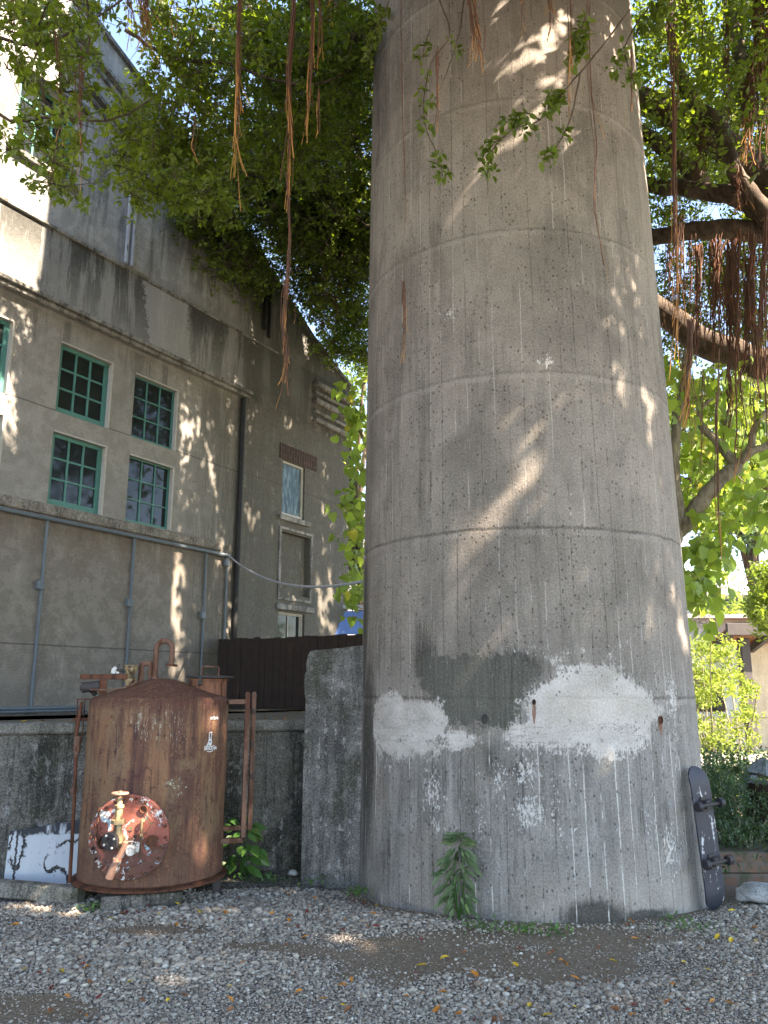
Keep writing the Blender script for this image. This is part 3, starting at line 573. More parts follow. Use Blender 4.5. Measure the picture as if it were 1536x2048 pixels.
c = g.mx(g.mul(g.ss(g.add(g.mul(s2h, .45), g.add(g.mul(m1h, .35), g.mul(f1h, .2))), .64, .84), .65), c, (.065, .034, .034)); c = g.mx(g.mul(g.ss(g.add(g.mul(s2h, .5), g.mul(f1h, .5)), .38, .15), .7), c, (.33, .20, .11))
fl_ = g.attr('fleck'); c = g.mx(g.mul(g.ss(g.add(g.mul(fl_, .30), g.add(g.mul(g.ss(g.noise(g.sv(o, (60, 60, 7)), 1, 5, .8), .35, .65), .6), g.mul(g.ss(f1_, .3, .7), .2))), .80, .92), .7), c, (.55, .52, .42))
c = g.mx(g.mul(g.ss(g.add(g.mul(g.attr('fleck2'), .42), g.mul(g.hc(o, 38, 5, .7), .62)), .80, .88), .8), c, (.48, .55, .42))
g.base(g.mx(.45, c, g.mx(f1_, (0, 0, 0), (1, 1, 1)), 'SOFT_LIGHT')); g.bump(g.add(f1h, g.mul(m1h, 1.5)), .7, .005); M['tank'] = g.m
prof = [(.02, .15), (TR-.012, .15), (TR, .156)]+[(TR, z) for z in np.linspace(.17, 1.44, 34)]+[(TR-.004, 1.458), (TR-.02, 1.474), (TR-.045, 1.482), (.42, 1.508), (.3, 1.548), (.18, 1.592), (.09, 1.618), (.02, 1.624)]
nseg = 96; V = np.array([(r*sin(2*pi*k/nseg), -r*cos(2*pi*k/nseg), z) for r, z in prof for k in range(nseg)])
V[:, :2] *= (1+.004*np.sin(V[:, 2]*9+np.arctan2(V[:, 1], V[:, 0])*3))[:, None]
m_ = len(prof); a_ = (np.arange(m_-1)[:, None]*nseg+np.arange(nseg)[None]).ravel(); b_ = (np.arange(m_-1)[:, None]*nseg+((np.arange(nseg)+1) % nseg)[None]).ravel()
fl = np.exp(-((V[:, 0]+.02)/.28)**2-((V[:, 2]-1.28)/.16)**2)*(V[:, 1] < 0); fl2 = np.exp(-((V[:, 0]-.14)/.13)**2-((V[:, 2]-.84)/.10)**2)*(V[:, 1] < 0)
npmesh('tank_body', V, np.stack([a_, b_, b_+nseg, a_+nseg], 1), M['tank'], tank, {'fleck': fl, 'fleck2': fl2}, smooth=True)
MB().lathe([(TR-.03, .125), (TR+.035, .125), (TR+.038, .14), (TR+.005, .149), (TR-.03, .149)], 64).build('base_rim', M['rust'], tank, True)
# manhole flange with its fittings
fa_ = radians(-15); nf = Vector((sin(fa_), -cos(fa_), 0)); fc = nf*(.60)+Vector((0, 0, .513))
FM = Matrix.Translation(fc) @ nf.to_track_quat('Z', 'Y').to_matrix().to_4x4()
g = NM('peeling_red_white_paint', .7, .35); o = g.obj; a1 = g.noise(o, 5.5, 5, .65, .8); a2 = g.noise(g.sv(o, (1, 1, .8)), 8, 5, .7, 1.0); a3 = g.noise(o, 45, 4)
c = g.mx(g.noise(o, 18, 5, .7), (.075, .035, .03), (.20, .085, .06))
Zp = g.sep(o)[2]
c = g.mx(g.mul(g.ss(g.add(a1, g.mul(g.ss(Zp, .42, .60), .10)), .55, .60), .9), c, g.mx(a3, (.30, .07, .05), (.38, .14, .10)))
c = g.mx(g.ss(a2, .565, .585), c, (.62, .63, .62)); c = g.mx(g.ss(g.noise(o, 9, 5, .7, .9), .60, .615), c, (.33, .50, .58)); c = g.mx(g.ss(g.noise(o, 14, 4, .7, .5), .61, .63), c, (.12, .13, .06)); c = g.mx(g.ss(g.noise(o, 7, 5, .75), .57, .60), c, (.06, .032, .028))
g.base(c); g.bump(g.add(a2, a3), .5, .006); M['peel'] = g.m
fl_o = MB().lathe([(.245, -.12), (.245, 0), (.283, .001), (.287, .006), (.287, .030), (.282, .036), (.20, .037), (.195, .044), (.08, .048), (.001, .05)], 64, FM).build('manhole_cover', M['peel'], tank, True)
for k in range(22):
    a = 2*pi*k/22; c_ = Vector((.262*cos(a), .262*sin(a), .036)); MB().lathe([(.012, 0), (.012, .010), (.006, .011), (.006, .018), (.001, .019)], 6, FM @ Matrix.Translation(c_)).build('bolt', M['rust'], fl_o)
def fp(x, y, z): return FM @ Vector((x, y, z))
fr_ = Vector((cos(fa_), sin(fa_), 0))
def fq(x, z, out): return fc+fr_*x+Vector((0, 0, z))+nf*out
vb = MB()
vb.tube([fq(-.045, -.01, .03), fq(-.045, -.01, .12), fq(-.05, .01, .15)], [.035, .035, .03], 14)
vb.tube([fq(-.05, -.02, .135), fq(-.05, .10, .135), fq(-.05, .155, .135)], [.034, .03, .026], 14)
vb.lathe([(.05, 0), (.05, .028), (.03, .03), (.03, .04)], 6, Matrix.Translation(fq(-.05, .105, .135)))
vb.lathe([(.026, 0), (.026, .07), (.034, .072), (.034, .09), (.02, .095), (.017, .14)], 14, Matrix.Translation(fq(-.05, .14, .135)))
vo = vb.build('gate_valve', M['brass'], fl_o, True)
MB().cyl(fq(-.05, .26, .135), fq(-.05, .315, .135), .008, 8).build('valve_stem', M['rustl'], vo, True)
wh = MB(); wc_ = fq(-.05, .308, .135); ring = [wc_+Vector((.052*cos(t), .052*sin(t), 0)) for t in np.linspace(0, 2*pi, 25)]
wh.tube(ring, .009, 8); [wh.cyl(wc_, wc_+Vector((.05*cos(a), .05*sin(a), 0)), .006, 6) for a in (0, pi/2, pi, 3*pi/2)]; wh.cyl(wc_-Vector((0, 0, .012)), wc_+Vector((0, 0, .016)), .014, 10)
M['pinkrust'] = paint('pale_pinkish_rust', (.42, .23, .16), .8, .3, 50, dirt=(.2, .09, .06), dirtamt=.4); wh.build('handwheel', M['pinkrust'], vo, True)
q1 = fq(-.075, .0, .13); dv = (nf*1.0+Vector((-.35, 0, -.15))).normalized(); QM = Matrix.Translation(q1) @ dv.to_track_quat('Z', 'Y').to_matrix().to_4x4()
ff = MB().lathe([(.035, -.05), (.035, .02), (.062, .022), (.064, .026), (.064, .045), (.060, .05), (.026, .051), (.02, .04), (.001, .038)], 28, QM).build('pipe_flange', M['iron'], vo, True)
[MB().lathe([(.008, .05), (.008, .058), (.001, .06)], 6, QM @ Matrix.Translation((.046*cos(a), .046*sin(a), 0))).build('flange_bolt', M['whitep'], fl_o) for a in (.5, 2.07, 3.64, 5.2)]
MB().tube([fq(.0, -.02, .10), fq(-.03, -.09, .09), fq(-.09, -.20, .06), fq(-.115, -.265, .045)], [.02, .022, .024, .03], 10).lathe([(.03, -.01), (.03, .015), (.022, .017)], 8, Matrix.Translation(fq(-.06, -.145, .075))).build('drain_pipe', M['pinkrust'], fl_o, True)
GM = Matrix.Translation(fq(.028, -.085, .05)) @ nf.to_track_quat('Z', 'Y').to_matrix().to_4x4()
ga = MB().lathe([(.03, -.02), (.034, 0), (.034, .022), (.026, .024), (.024, .014), (.012, .012), (.011, .022), (.001, .022)], 24, GM).build('sight_gauge', M['whitep'], fl_o, True)
MB().cyl(fq(.10, .13, .075), fq(.10, .02, .075), .009, 8).cyl(fq(.10, .02, .075), fq(.095, -.13, .075), .006, 8).lathe([(.017, -.008), (.017, .012)], 6, Matrix.Translation(fq(.10, .02, .075))).tube([fq(.10, .10, .075), fq(.10, .12, .03)], .012, 8).tube([fq(.10, .01, .075), fq(.10, .01, .03)], .01, 8).build('gauge_rod', M['brass'], fl_o, True)
MB().cyl(fq(-.215, .19, .06), fq(-.225, -.02, .06), .007, 8).lathe([(.012, 0), (.012, .035)], 6, Matrix.Translation(fq(-.215, .17, .06))).tube([fq(-.225, -.01, .06), fq(-.225, -.01, .02)], .008, 8).build('iron_rod', M['rust'], fl_o, True)
def stub(x, z, r, out, mt, nm='capped_port'):
    Sx = Matrix.Translation(fq(x, z, .03)) @ nf.to_track_quat('Z', 'Y').to_matrix().to_4x4(); MB().lathe([(r*.85, 0), (r*.85, out), (r, out+.001), (r, out+.02), (r*.8, out+.022), (r*.72, out+.008), (.001, out+.008)], 8 if mt == 'rust8' else 24, Sx).build(nm, M['rust'], fl_o, True)
stub(.175, -.02, .042, .035, 'rust'); stub(-.165, -.03, .045, .025, 'rust')
stub(.10, .19, .03, .01, 'rust', 'bolt_boss')
# hatch, gooseneck, lever, regulator on the dome
def dz(r): return float(np.interp(r, [0, .09, .18, .3, .42, .5, .545], [1.624, 1.618, 1.592, 1.548, 1.508, 1.482, 1.44]))
hx, hy = .375, .02
ht = MB().lathe([(.155, 1.46), (.155, 1.603), (.163, 1.606), (.163, 1.622), (.15, 1.623)], 40, Matrix.Translation((hx, hy, 0))).build('hatch_neck', M['hatch'], tank, True)
MB().lathe([(.196, 1.628), (.20, 1.631), (.20, 1.641), (.19, 1.645), (.1, 1.652), (.001, 1.655)], 44, Matrix.Translation((hx-.015, hy-.01, 0)) @ Matrix.Rotation(.015, 4, 'Y')).build('hatch_lid', M['iron'], ht, True)
MB().tube([(hx-.06, hy-.1, 1.648), (hx-.06, hy-.1, 1.712), (hx-.05, hy-.1, 1.72), (hx+.07, hy-.1, 1.718), (hx+.075, hy-.1, 1.705), (hx+.075, hy-.1, 1.648)], .0075, 8).build('lid_handle', M['rustl'], ht, True)
MB().box((hx-.075, hy-.17, 1.61), (.02, .03, .075)).cyl((hx-.09, hy-.18, 1.585), (hx-.06, hy-.18, 1.585), .018, 10).build('lid_clamp', M['iron'], ht)
arc = [(-.055, -.02, 1.58), (-.055, -.02, 1.86)]+[(.0075-.0625*cos(t)*1.0, -.02, 1.865+.062*sin(t)) for t in np.linspace(.15, pi-.1, 12)]+[(.071, -.03, 1.75), (.071, -.03, 1.735)]
gn = MB().tube(arc, .0225, 14).lathe([(.03, 1.60), (.034, 1.62), (.026, 1.64)], 14, Matrix.Translation((-.055, -.02, 0))).build('gooseneck_pipe', M['rustl'], tank, True)
MB().lathe([(.045, 0), (.047, .004), (.047, .016), (.04, .018)], 20, Matrix.Translation((.073, -.03, 1.722)) @ Matrix.Rotation(.1, 4, 'Y')).build('end_flange', M['rust'], gn, True)
MB().tube([(-.165, .0, 1.585), (-.165, .0, 1.71), (-.160, 0, 1.735), (-.145, .0, 1.744), (-.10, .0, 1.744), (-.0905, 0, 1.74), (-.09, 0, 1.72), (-.09, 0, 1.62)], .0225, 12).build('elbow_pipe', M['rustl'], tank, True)
lv = MB().bb(-.62, -.26, -.11, -.075, 1.615, 1.655).bb(-.475, -.415, -.112, -.065, 1.50, 1.612).build('lever_bar', M['rust'], tank, bevel=.004)
MB().cyl((-.60, -.10, 1.55), (-.47, -.10, 1.565), .04, 16).cyl((-.60, -.10, 1.55), (-.615, -.10, 1.548), .022, 12).tube([(-.55, -.1, 1.55), (-.5, -.05, 1.50)], .02, 8).build('cylinder_housing', M['iron'], tank, True)
rg = MB().lathe([(.03, 1.56), (.045, 1.60), (.05, 1.61), (.05, 1.622), (.03, 1.63), (.028, 1.65), (.052, 1.69), (.054, 1.70), (.048, 1.715), (.06, 1.718), (.06, 1.728), (.001, 1.73)], 20, Matrix.Translation((-.245, -.06, 0))).build('pressure_regulator', M['brass'], tank, True)
MB().tube([(-.33, -.09, 1.735), (-.345, -.1, 1.70), (-.33, -.1, 1.65), (-.30, -.09, 1.61)], .007, 8).cyl((-.35, -.10, 1.68), (-.29, -.09, 1.685), .012, 8).build('regulator_arm', M['iron'], rg, True)
MB().tube([(-.375, -.11, 1.66), (-.37, -.11, 1.69), (-.355, -.11, 1.71)], [.016, .02, .012], 8).tube([(-.365, -.11, 1.672), (-.33, -.115, 1.665)], .008, 8).build('white_knob', M['whitep'], lv, True)
MB().tube([(-.53, -.18, 1.535), (-.40, -.2, 1.532), (-.28, -.18, 1.55), (-.17, -.12, 1.60)], .008, 8).build('thin_pipe', M['rustl'], tank, True)
# left level gauge, right iron frame
lg = MB().tube([(-.60, -.02, 1.44), (-.618, -.04, 1.2), (-.60, -.08, .9), (-.585, -.12, .5), (-.578, -.12, .13)], .0135, 8).build('level_pipe', M['rust'], tank, True)
MB().box((-.607, -.04, 1.12), (.05, .05, .12)).box((-.605, -.05, 1.05), (.035, .06, .04)).build('gauge_fitting', M['rustl'], lg, bevel=.008); MB().box((-.60, -.07, .78), (.05, .06, .05)).build('gauge_fitting', M['rustl'], lg, bevel=.008)
MB().tube([(-.635, .02, 1.13), (-.635, .02, 1.455)], .005, 6).tube([(-.58, .02, 1.13), (-.58, .02, 1.455)], .005, 6).bb(-.645, -.53, .008, .03, 1.456, 1.466).bb(-.66, -.53, .0, .02, 1.295, 1.315).build('glass_bracket', M['rust'], lg)
rfm = MB().bb(.528, .673, -.18, -.135, 1.42, 1.458).bb(.50, .682, -.18, -.135, .36, .398).bb(.668, .704, -.182, -.13, .40, 1.50).cyl((.686, -.182, 1.50), (.686, -.13, 1.50), .0178, 14).bb(.728, .764, -.09, -.05, .44, 1.50).cyl((.746, -.09, 1.50), (.746, -.05, 1.50), .0178, 14).bb(.53, .724, -.088, -.055, .44, .475).build('side_frame', M['rustl'], tank, bevel=.003)
[MB().box((.743, -.1, z_), (.02, .02, .04)).build('frame_bolt', M['iron'], rfm) for z_ in (1.36, 1.1, .85)]
[MB().bb(x-.03, x+.03, y-.03, y+.03, -.05, .125).build('foot', M['iron'], tank) for x, y in ((.50, -.10), (-.45, .2), (.35, .35))]
# white spray drawing and scribble on the tank skin (strokes in metres round the skin from x, z)
g = NM('white_spray_paint', .6, .3); g.base((.78, .78, .78)); M['spray'] = g.m
def strokes(L, cx, cz, sc, wd, name, slant=0.0):
    m = MB(); a0 = math.asin(cx/TR)
    def P3(x, z, r): t = a0+(x*sc)/TR; return Vector((r*sin(t), -r*cos(t), cz+z*sc))
    for pl in L:
        for (a, b) in zip(pl, pl[1:]):
            d = Vector((b[0]-a[0], b[1]-a[1])); n_ = max(1, int(d.length*sc/.02)); l_ = max(d.length, 1e-6); nx_, nz_ = -d.y/l_*wd/sc/2, d.x/l_*wd/sc/2; ex_, ez_ = d.x/l_*wd/sc/3, d.y/l_*wd/sc/3
            q = [(a[0]-ex_+nx_, a[1]-ez_+nz_), (b[0]+ex_+nx_, b[1]+ez_+nz_), (b[0]+ex_-nx_, b[1]+ez_-nz_), (a[0]-ex_-nx_, a[1]-ez_-nz_)]
            m.add([P3(x, z, TR+.0035) for x, z in q]+[P3(x, z, TR-.003) for x, z in q], [(0, 1, 2, 3), (0, 4, 5, 1), (1, 5, 6, 2), (2, 6, 7, 3), (3, 7, 4, 0)])
    return m.build(name, M['spray'], tank)
def ell(cx, cz, a, b, n=10): return [(cx+a*cos(t), cz+b*sin(t)) for t in np.linspace(0, 2*pi, n+1)]
LET = {'R': [[(0, 0), (0, 1), (.6, .85), (.55, .5), (0, .45), (.65, 0)]], 'O': [ell(.35, .5, .33, .45, 8)], 'C': [[(.6, .85), (.3, 1), (0, .6), (.1, .1), (.6, .1)]], 'K': [[(0, 0), (.05, 1)], [(.6, 1), (.05, .45), (.65, 0)]], 'S': [[(.6, .9), (.1, .95), (.1, .55), (.55, .45), (.5, .05), (0, .1)]], 'M': [[(0, 0), (.1, .7), (.35, .65), (.38, .1)], [(.35, .65), (.7, .65), (.75, 0)]], 'A': [[(.5, .6), (.1, .55), (.05, .1), (.5, .1), (.55, .6), (.6, 0)]], 'r': [[(.1, 0), (.1, .6)], [(.1, .4), (.4, .6)]], 't': [[(.2, 1), (.2, 0), (.4, 0)], [(0, .65), (.45, .65)]], 'e': [[(0, .3), (.5, .35), (.3, .65), (0, .3), (.2, 0), (.5, .05)]], 'i': [[(.1, .6), (.12, 0)]], 's': [[(.4, .6), (.1, .5), (.4, .2), (0, 0)]]}
def word(wd, x0, z0, h, gap=.85): return [[(x0+(i*gap+x)*h, z0+z*h+.06*h*sin(i*2)) for x, z in pl] for i, ch in enumerate(wd) for pl in LET[ch]]
skull = [[(-.30, 1.75), (-.26, 2.55), (.42, 2.6), (.26, 1.75)], [(-.32, 1.72), (.28, 1.72)], [(-.28, 1.7), (-.36, 1.4), (-.3, 1.12), (-.12, 1.0), (.12, .95), (.3, 1.1), (.36, 1.45), (.26, 1.7)], ell(-.13, 1.42, .09, .11, 8), ell(.17, 1.42, .1, .12, 8), [(-.16, .98), (-.16, .66), (.2, .62), (.24, .95)], [(-.04, .95), (-.04, .66)], [(.08, .95), (.08, .64)], [(-.34, 1.3), (-.85, .62), (-.5, .72), (-.3, .95)], [(.36, 1.4), (.5, 1.1), (.38, .7)], [(-.32, 1.28), (-.28, .8)]]
strokes([[(x*.8, z) for x, z in pl] for pl in skull]+word('ROCKSM', -1.05, -.02, .56, .80)+[[(-.5, -.22), (.0, -.32), (.75, -.22)]], .385, 1.085, .050, .0055, 'spray_drawing')
strokes(word('Artsei', -1.3, 0, .8, .7), .41, 1.31, .032, .0034, 'spray_scribble')
# kerb trough, plinth, painted plate
p = [atZ(152, 1812), atZ(-30, 1786), atZ(214, 1779)]
tro = MB(); tw = .11
def kerb(m, a, b, h, w_):
    a, b = Vector((a[0], a[1], 0)), Vector((b[0], b[1], 0)); d = (b-a).normalized(); nn_ = Vector((-d.y, d.x, 0));
    q = [a, b, b+nn_*w_, a+nn_*w_]; m.add([tuple(x) for x in q]+[(x.x, x.y, h) for x in q], [(0, 1, 2, 3), (4, 5, 6, 7), (0, 1, 5, 4), (1, 2, 6, 5), (2, 3, 7, 6), (3, 0, 4, 7)])
kerb(tro, p[1]+np.array([-.7, .12, 0]), p[0], .115, tw); tro2 = MB()
tk = tro.build('kerb', M['trough'], None, bevel=.012); tk['label'] = 'low mossy concrete kerb making a corner in front of the white panel'; tk['category'] = 'kerb'
d_ = Vector((p[2]-p[0])); d_.z = 0; dn = d_.normalized(); q0 = Vector((p[0][0], p[0][1], 0))+dn*.003
kerb(tro2, q0, q0+dn*.44, .118, .12); k2 = tro2.build('kerb_return', M['trough'], tk, bevel=.012)
pl_ = MB().bb(-.33, .23, -.50, -.30, -.1, .10).build('concrete_plinth', M['retain'], None, bevel=.01); pl_.location = (TCX, TCY, 0); pl_.rotation_euler.z = ta
tag(pl_, 'low stained concrete block under the front of the rusty tank', 'plinth')
g = NM('crazed_white_panel', .6, .35); o = g.obj; e1 = g.noise(g.sv(o, (1, 1, .8)), 4.5, 4, .6, .6); e2 = g.noise(o, 30, 4, .7); ed_ = g.attr('edge')
crv = g.mul(g.ss(g.ma('ABSOLUTE', g.ma('SUBTRACT', g.add(g.noise(g.sv(o, (1, 1, .8)), 2.6, 2, .5, .4), g.mul(g.ma('SUBTRACT', g.noise(o, 38, 4, .7), .5), .10)), .52)), .020, .010), g.ss(g.noise(o, 6, 2), .40, .48))
wc = g.mx(g.noise(g.sv(o, (5, 5, 1)), 2, 5), (.42, .48, .54), (.60, .64, .68)); wc = g.mx(g.mul(g.ss(g.noise(o, 22, 4, .7), .62, .67), .8), wc, (.12, .12, .12))
Xz, Zz = g.sep(o)[0], g.sep(o)[2]
topb = g.mul(g.ss(g.add(Zz, g.mul(g.ma('SUBTRACT', g.noise(o, 14, 4), .5), .10)), .385, .40), g.ss(g.noise(g.sv(o, (1, 1, .3)), 11, 4), .62, .50)); lb = g.ss(g.ma('ABSOLUTE', g.ma('SUBTRACT', g.add(Xz, g.mul(g.ma('SUBTRACT', e2, .5), .05)), .075)), .012, .006)
c = g.mx(crv, wc, (.025, .022, .024)); c = g.mx(topb, c, (.03, .035, .045)); c = g.mx(lb, c, (.03, .03, .035)); g.base(c); g.bump(g.add(crv, e2), -.4, .006); M['panel'] = g.m
wp = MB().prism([(0, -.05), (.56, -.05), (.565, .49), (.5, .485), (.46, .47), (.38, .475), (.3, .45), (.2, .445), (.12, .425), (.01, .42)], 0, .03).build('painted_panel', M['panel'], None, bevel=.004)
wp.location = (-3.025, 6.88, 0); wp.rotation_euler = (-.03, 0, .19)
tag(wp, 'white painted panel with black cracks leaning on the retaining wall left of the tank', 'panel')
# skateboard and the narrow dark strip beside it
def deck(m, L_, W_, th, bend):
    n_ = 44; top = []; 
    for i in range(n_+1):
        t = .5-.5*cos(pi*i/n_); z = t*L_; e = min(t, 1-t)*L_; hw = W_/2*sqrt(max(0, 1-max(0, 1-e/(W_*.55))**2)) if e < W_*.55 else W_/2; hw = max(hw, .012)
        k = max(0, z-(L_-.16))+max(0, .15-z); yb = bend*k*k*8
        top.append((z, hw, yb))
    v_ = []
    for z, hw, yb in top: v_ += [(-hw, yb, z), (hw, yb, z), (hw, yb+th, z), (-hw, yb+th, z)]
    f_ = [(i*4+a, i*4+(a+1) % 4, i*4+4+(a+1) % 4, i*4+4+a) for i in range(n_) for a in range(4)]+[(0, 1, 2, 3), (n_*4+3, n_*4+2, n_*4+1, n_*4)]
    return m.add(v_, f_)
g = NM('scuffed_blue_black_deck', .55, .4); o = g.obj; g.base(g.mx(g.ss(g.noise(g.sv(o, (1, 1, .4)), 11, 6, .75), .56, .60), g.mx(g.noise(o, 6, 4), (.014, .017, .026), (.04, .046, .064)), (.50, .52, .55))); g.bump(g.noise(o, 60, 3), .2, .003); M['deck'] = g.m
gp = atZ(1421, 1808); gp = gp*np.array([.985, .985, 1]); sk = empty('skateboard', (gp[0]+.045, gp[1]-.02, -.02), radians(-38), 'scuffed blue-black skateboard standing on its tail against the right side of the chimney', 'skateboard')
sk.rotation_euler = (radians(-1), radians(-3.8), radians(26))
deck(MB(), 1.0, .19, .013, .22).build('deck', M['deck'], sk, bevel=.003)
for zt in (.34, .735):
    tr_ = MB().box((0, -.03, zt), (.05, .05, .06)).cyl((-.112, -.06, zt), (.112, -.06, zt), .013, 10).box((0, -.006, zt), (.06, .01, .10)).build('truck', M['iron'], sk, bevel=.003)
    for x in (-.112, .112): MB().cyl((x-.021, -.06, zt), (x+.021, -.06, zt), .035, 20).build('wheel', M['wheel'] if 'wheel' in M else M.setdefault('wheel', paint('dark_urethane', (.03, .028, .035), .5, .4, 30, dirt=(.16, .08, .05), dirtamt=.4)), tr_, bevel=.005)
pk = MB().bb(-.035, .035, 0, .015, 0, .78).build('plank', M['deck'], None, bevel=.004); pp_ = atZ(1404, 1812); pk.location = (pp_[0]-.02, pp_[1]+.06, -.03); pk.rotation_euler = (radians(-6), radians(-3.5), radians(-20))
tag(pk, 'narrow dark strip leaning between the skateboard and the chimney', 'plank')

# ---------------------------------------------------------------- yard at the right and beyond
g = NM('old_garden_brick', .9, .2); o = g.obj
bt = g.n('TexBrick', {'Vector': g.comb(g.sep(o)[0], g.sep(o)[2], 0.0), 'Scale': 1.0, 'Mortar Size': .008, 'Mortar Smooth': .3, 'Bias': 0.0, 'Brick Width': .115, 'Row Height': .085, 'Color1': (.20, .11, .08, 1), 'Color2': (.15, .125, .10, 1), 'Mortar': (.13, .125, .115, 1)})
g.base(g.mx(g.ss(g.noise(o, 7, 5, .7), .48, .62), bt.outputs[0], (.085, .09, .06))); g.bump(bt.outputs[1], -.8, .012); M['gbrick'] = g.m
bp = MB().bb(0, 4.5, 0, .115, .10, .262).bb(0, 4.5, -.02, .115, -.1, .098).build('brick_planter', M['gbrick'], None, bevel=.008); bp.location = (2.42, 6.93, 0); bp.rotation_euler.z = -.03
tag(bp, 'low two course mossy brick planter edge right of the chimney', 'planter')
bed = MB().bb(2.3, 7.3, 7.06, 10.2, -.1, .21).build('planting_bed', M['terr']); tag(bed, kind='structure')
def rock(name, c, d, mat, label, cat, sub=3):
    bm = bmesh.new(); bmesh.ops.create_icosphere(bm, subdivisions=sub, radius=1)
    for v_ in bm.verts:
        p_ = v_.co; k = 1+.14*sin(3.1*p_.x+1.3*p_.y+1)+.10*sin(4.3*p_.y-2.2*p_.z)+.06*sin(9*p_.x+5*p_.z); v_.co = Vector((p_.x*d[0]*k, p_.y*d[1]*k, max(p_.z, -.4)*d[2]*k))
    me = D.meshes.new(name); bm.to_mesh(me); bm.free(); me.materials.append(mat); o_ = link(name, me, None, True); o_.location = c; return tag(o_, label, cat)
M['palestone'] = concrete('pale_stone', (.33, .35, .36), (.48, .49, .49), (.14, .14, .13), (.6, .6, .6), .4, .2)
q = atZ(1525, 1806); rock('boulder', (q[0]+.03, q[1]+.08, .03), (.20, .13, .085), M['palestone'], 'pale flat stone lying on the ground in front of the brick planter', 'stone')
q = atZ(585, 1752); rock('stone', (q[0], q[1], .02), (.05, .035, .03), M['palestone'], 'small white stone at the foot of the retaining wall', 'stone', 2)
M['lantern'] = concrete('blue_grey_stone', (.12, .15, .17), (.20, .24, .27), (.05, .06, .06), (.4, .45, .48), .5, .3)
q = atR(1500, 1570, 9.3); ln = empty('garden_lantern', (q[0], q[1], q[2]-.42), .3, 'blue grey stone garden lantern with a sloping cap rising from the shrubs', 'lantern')
MB().lathe([(.07, 0), (.06, .3), (.10, .34), (.10, .38)], 6).build('post', M['lantern'], ln); MB().lathe([(.075, .381), (.085, .46), (.08, .52)], 6).build('lamp_box', M['lantern'], ln)
MB().lathe([(.19, .521), (.17, .56), (.08, .67), (.03, .70)], 6, Matrix.Rotation(.3, 4, 'Y')).build('cap', M['lantern'], ln)
M['stump'] = paint('dark_rotten_wood', (.035, .022, .018), .9, .5, 10)
st_ = MB().lathe([(.26, -.1), (.24, .2), (.22, .55), (.21, .60), (.02, .61)], 14).build('tree_stump', M['stump'], None, True); st_.location = (3.56, 7.75, .1); tag(st_, 'dark round stump at the right end of the shrubs behind the bricks', 'stump')
# sunlit path
M['path'] = concrete('pale_path', (.5, .48, .44), (.6, .58, .53), (.3, .28, .25), (.7, .68, .63), .3)
pth = MB(); pth.add([(-40, 16.6, .03), (60, 16.6, .03), (60, 19.6, .03), (-40, 19.6, .03)], [(0, 1, 2, 3)]); tag(pth.build('path', M['path']), kind='structure')
# garden house
M['beige'] = concrete('beige_render', (.42, .37, .29), (.5, .44, .35), (.25, .21, .16), (.6, .55, .47), .3)
M['bluegrey'] = concrete('blue_grey_render', (.30, .34, .38), (.38, .42, .46), (.2, .22, .24), (.5, .54, .58), .3)
gh = empty('garden_house', (6, 21.3, 0), 0, 'beige garden house with blue grey upper wall and dark windows behind shrubs', 'house')
gwm = MB().bb(-1.5, 9.5, 0, 4, -.2, .8).build('lower_wall', M['beige'], gh); MB().bb(-1.5, 9.5, .02, 4, .803, 3.3).build('upper_wall', M['bluegrey'], gh); MB().bb(3.2, 9.5, -.04, .01, .81, 3.2).build('side_panel', M['beige'], gh)
for x in (-1.0, .3, 1.6):
    f_ = MB().bb(x, x+1.15, -.03, .01, .95, 2.0).build('window', M['darkwood'], gh); MB().bb(x+.06, x+.54, -.045, -.033, 1.0, 1.94).bb(x+.61, x+1.09, -.045, -.033, 1.0, 1.94).build('pane', M['glass'], f_)
M['greyroof'] = concrete('grey_roof', (.2, .2, .21), (.28, .28, .3), (.1, .1, .1), (.4, .4, .4), .4)
MB().prism([(-2, 3.3), (10, 3.3), (10, 3.4), (-2, 3.4)], -.5, 4.2).build('roof', M['greyroof'], gh)
# timber shelter
shp = empty('timber_shelter', (8.95, 19.6, 0), .10, 'dark timber shelter with a sloping plank roof and posts at the right edge', 'shelter')
MB().bb(-.75, 6, -.1, .0, 2.78, 3.06).build('fascia', M['postwood'], shp, bevel=.01)
for x in (-.7, .3, 1.3, 2.3): MB().add([(x, 0, 2.72), (x+.12, 0, 2.72), (x+.12, 0, 2.9), (x, 0, 2.9), (x+.9, 3.5, 2.1), (x+1.02, 3.5, 2.1), (x+1.02, 3.5, 2.28), (x+.9, 3.5, 2.28)], [(0, 1, 2, 3), (4, 5, 6, 7), (0, 1, 5, 4), (1, 2, 6, 5), (2, 3, 7, 6), (3, 0, 4, 7)]).build('rafter', M['postwood'], shp)
M['plank'] = paint('orange_brown_planks', (.22, .10, .05), .8, .4, 5); MB().add([(-.7, .01, 2.93), (6, .01, 2.93), (6.8, 3.6, 2.33), (.2, 3.6, 2.33), (-.7, .01, 2.97), (6, .01, 2.97), (6.8, 3.6, 2.37), (.2, 3.6, 2.37)], [(0, 1, 2, 3), (4, 5, 6, 7), (0, 1, 5, 4), (1, 2, 6, 5), (2, 3, 7, 6), (3, 0, 4, 7)]).build('roof_boards', M['plank'], shp)
for x, y in ((-.05, .5), (3, .5), (.6, 3.2)): MB().bb(x-.11, x+.11, y-.11, y+.11, -.1, 2.75).build('post', M['postwood'], shp, bevel=.01)
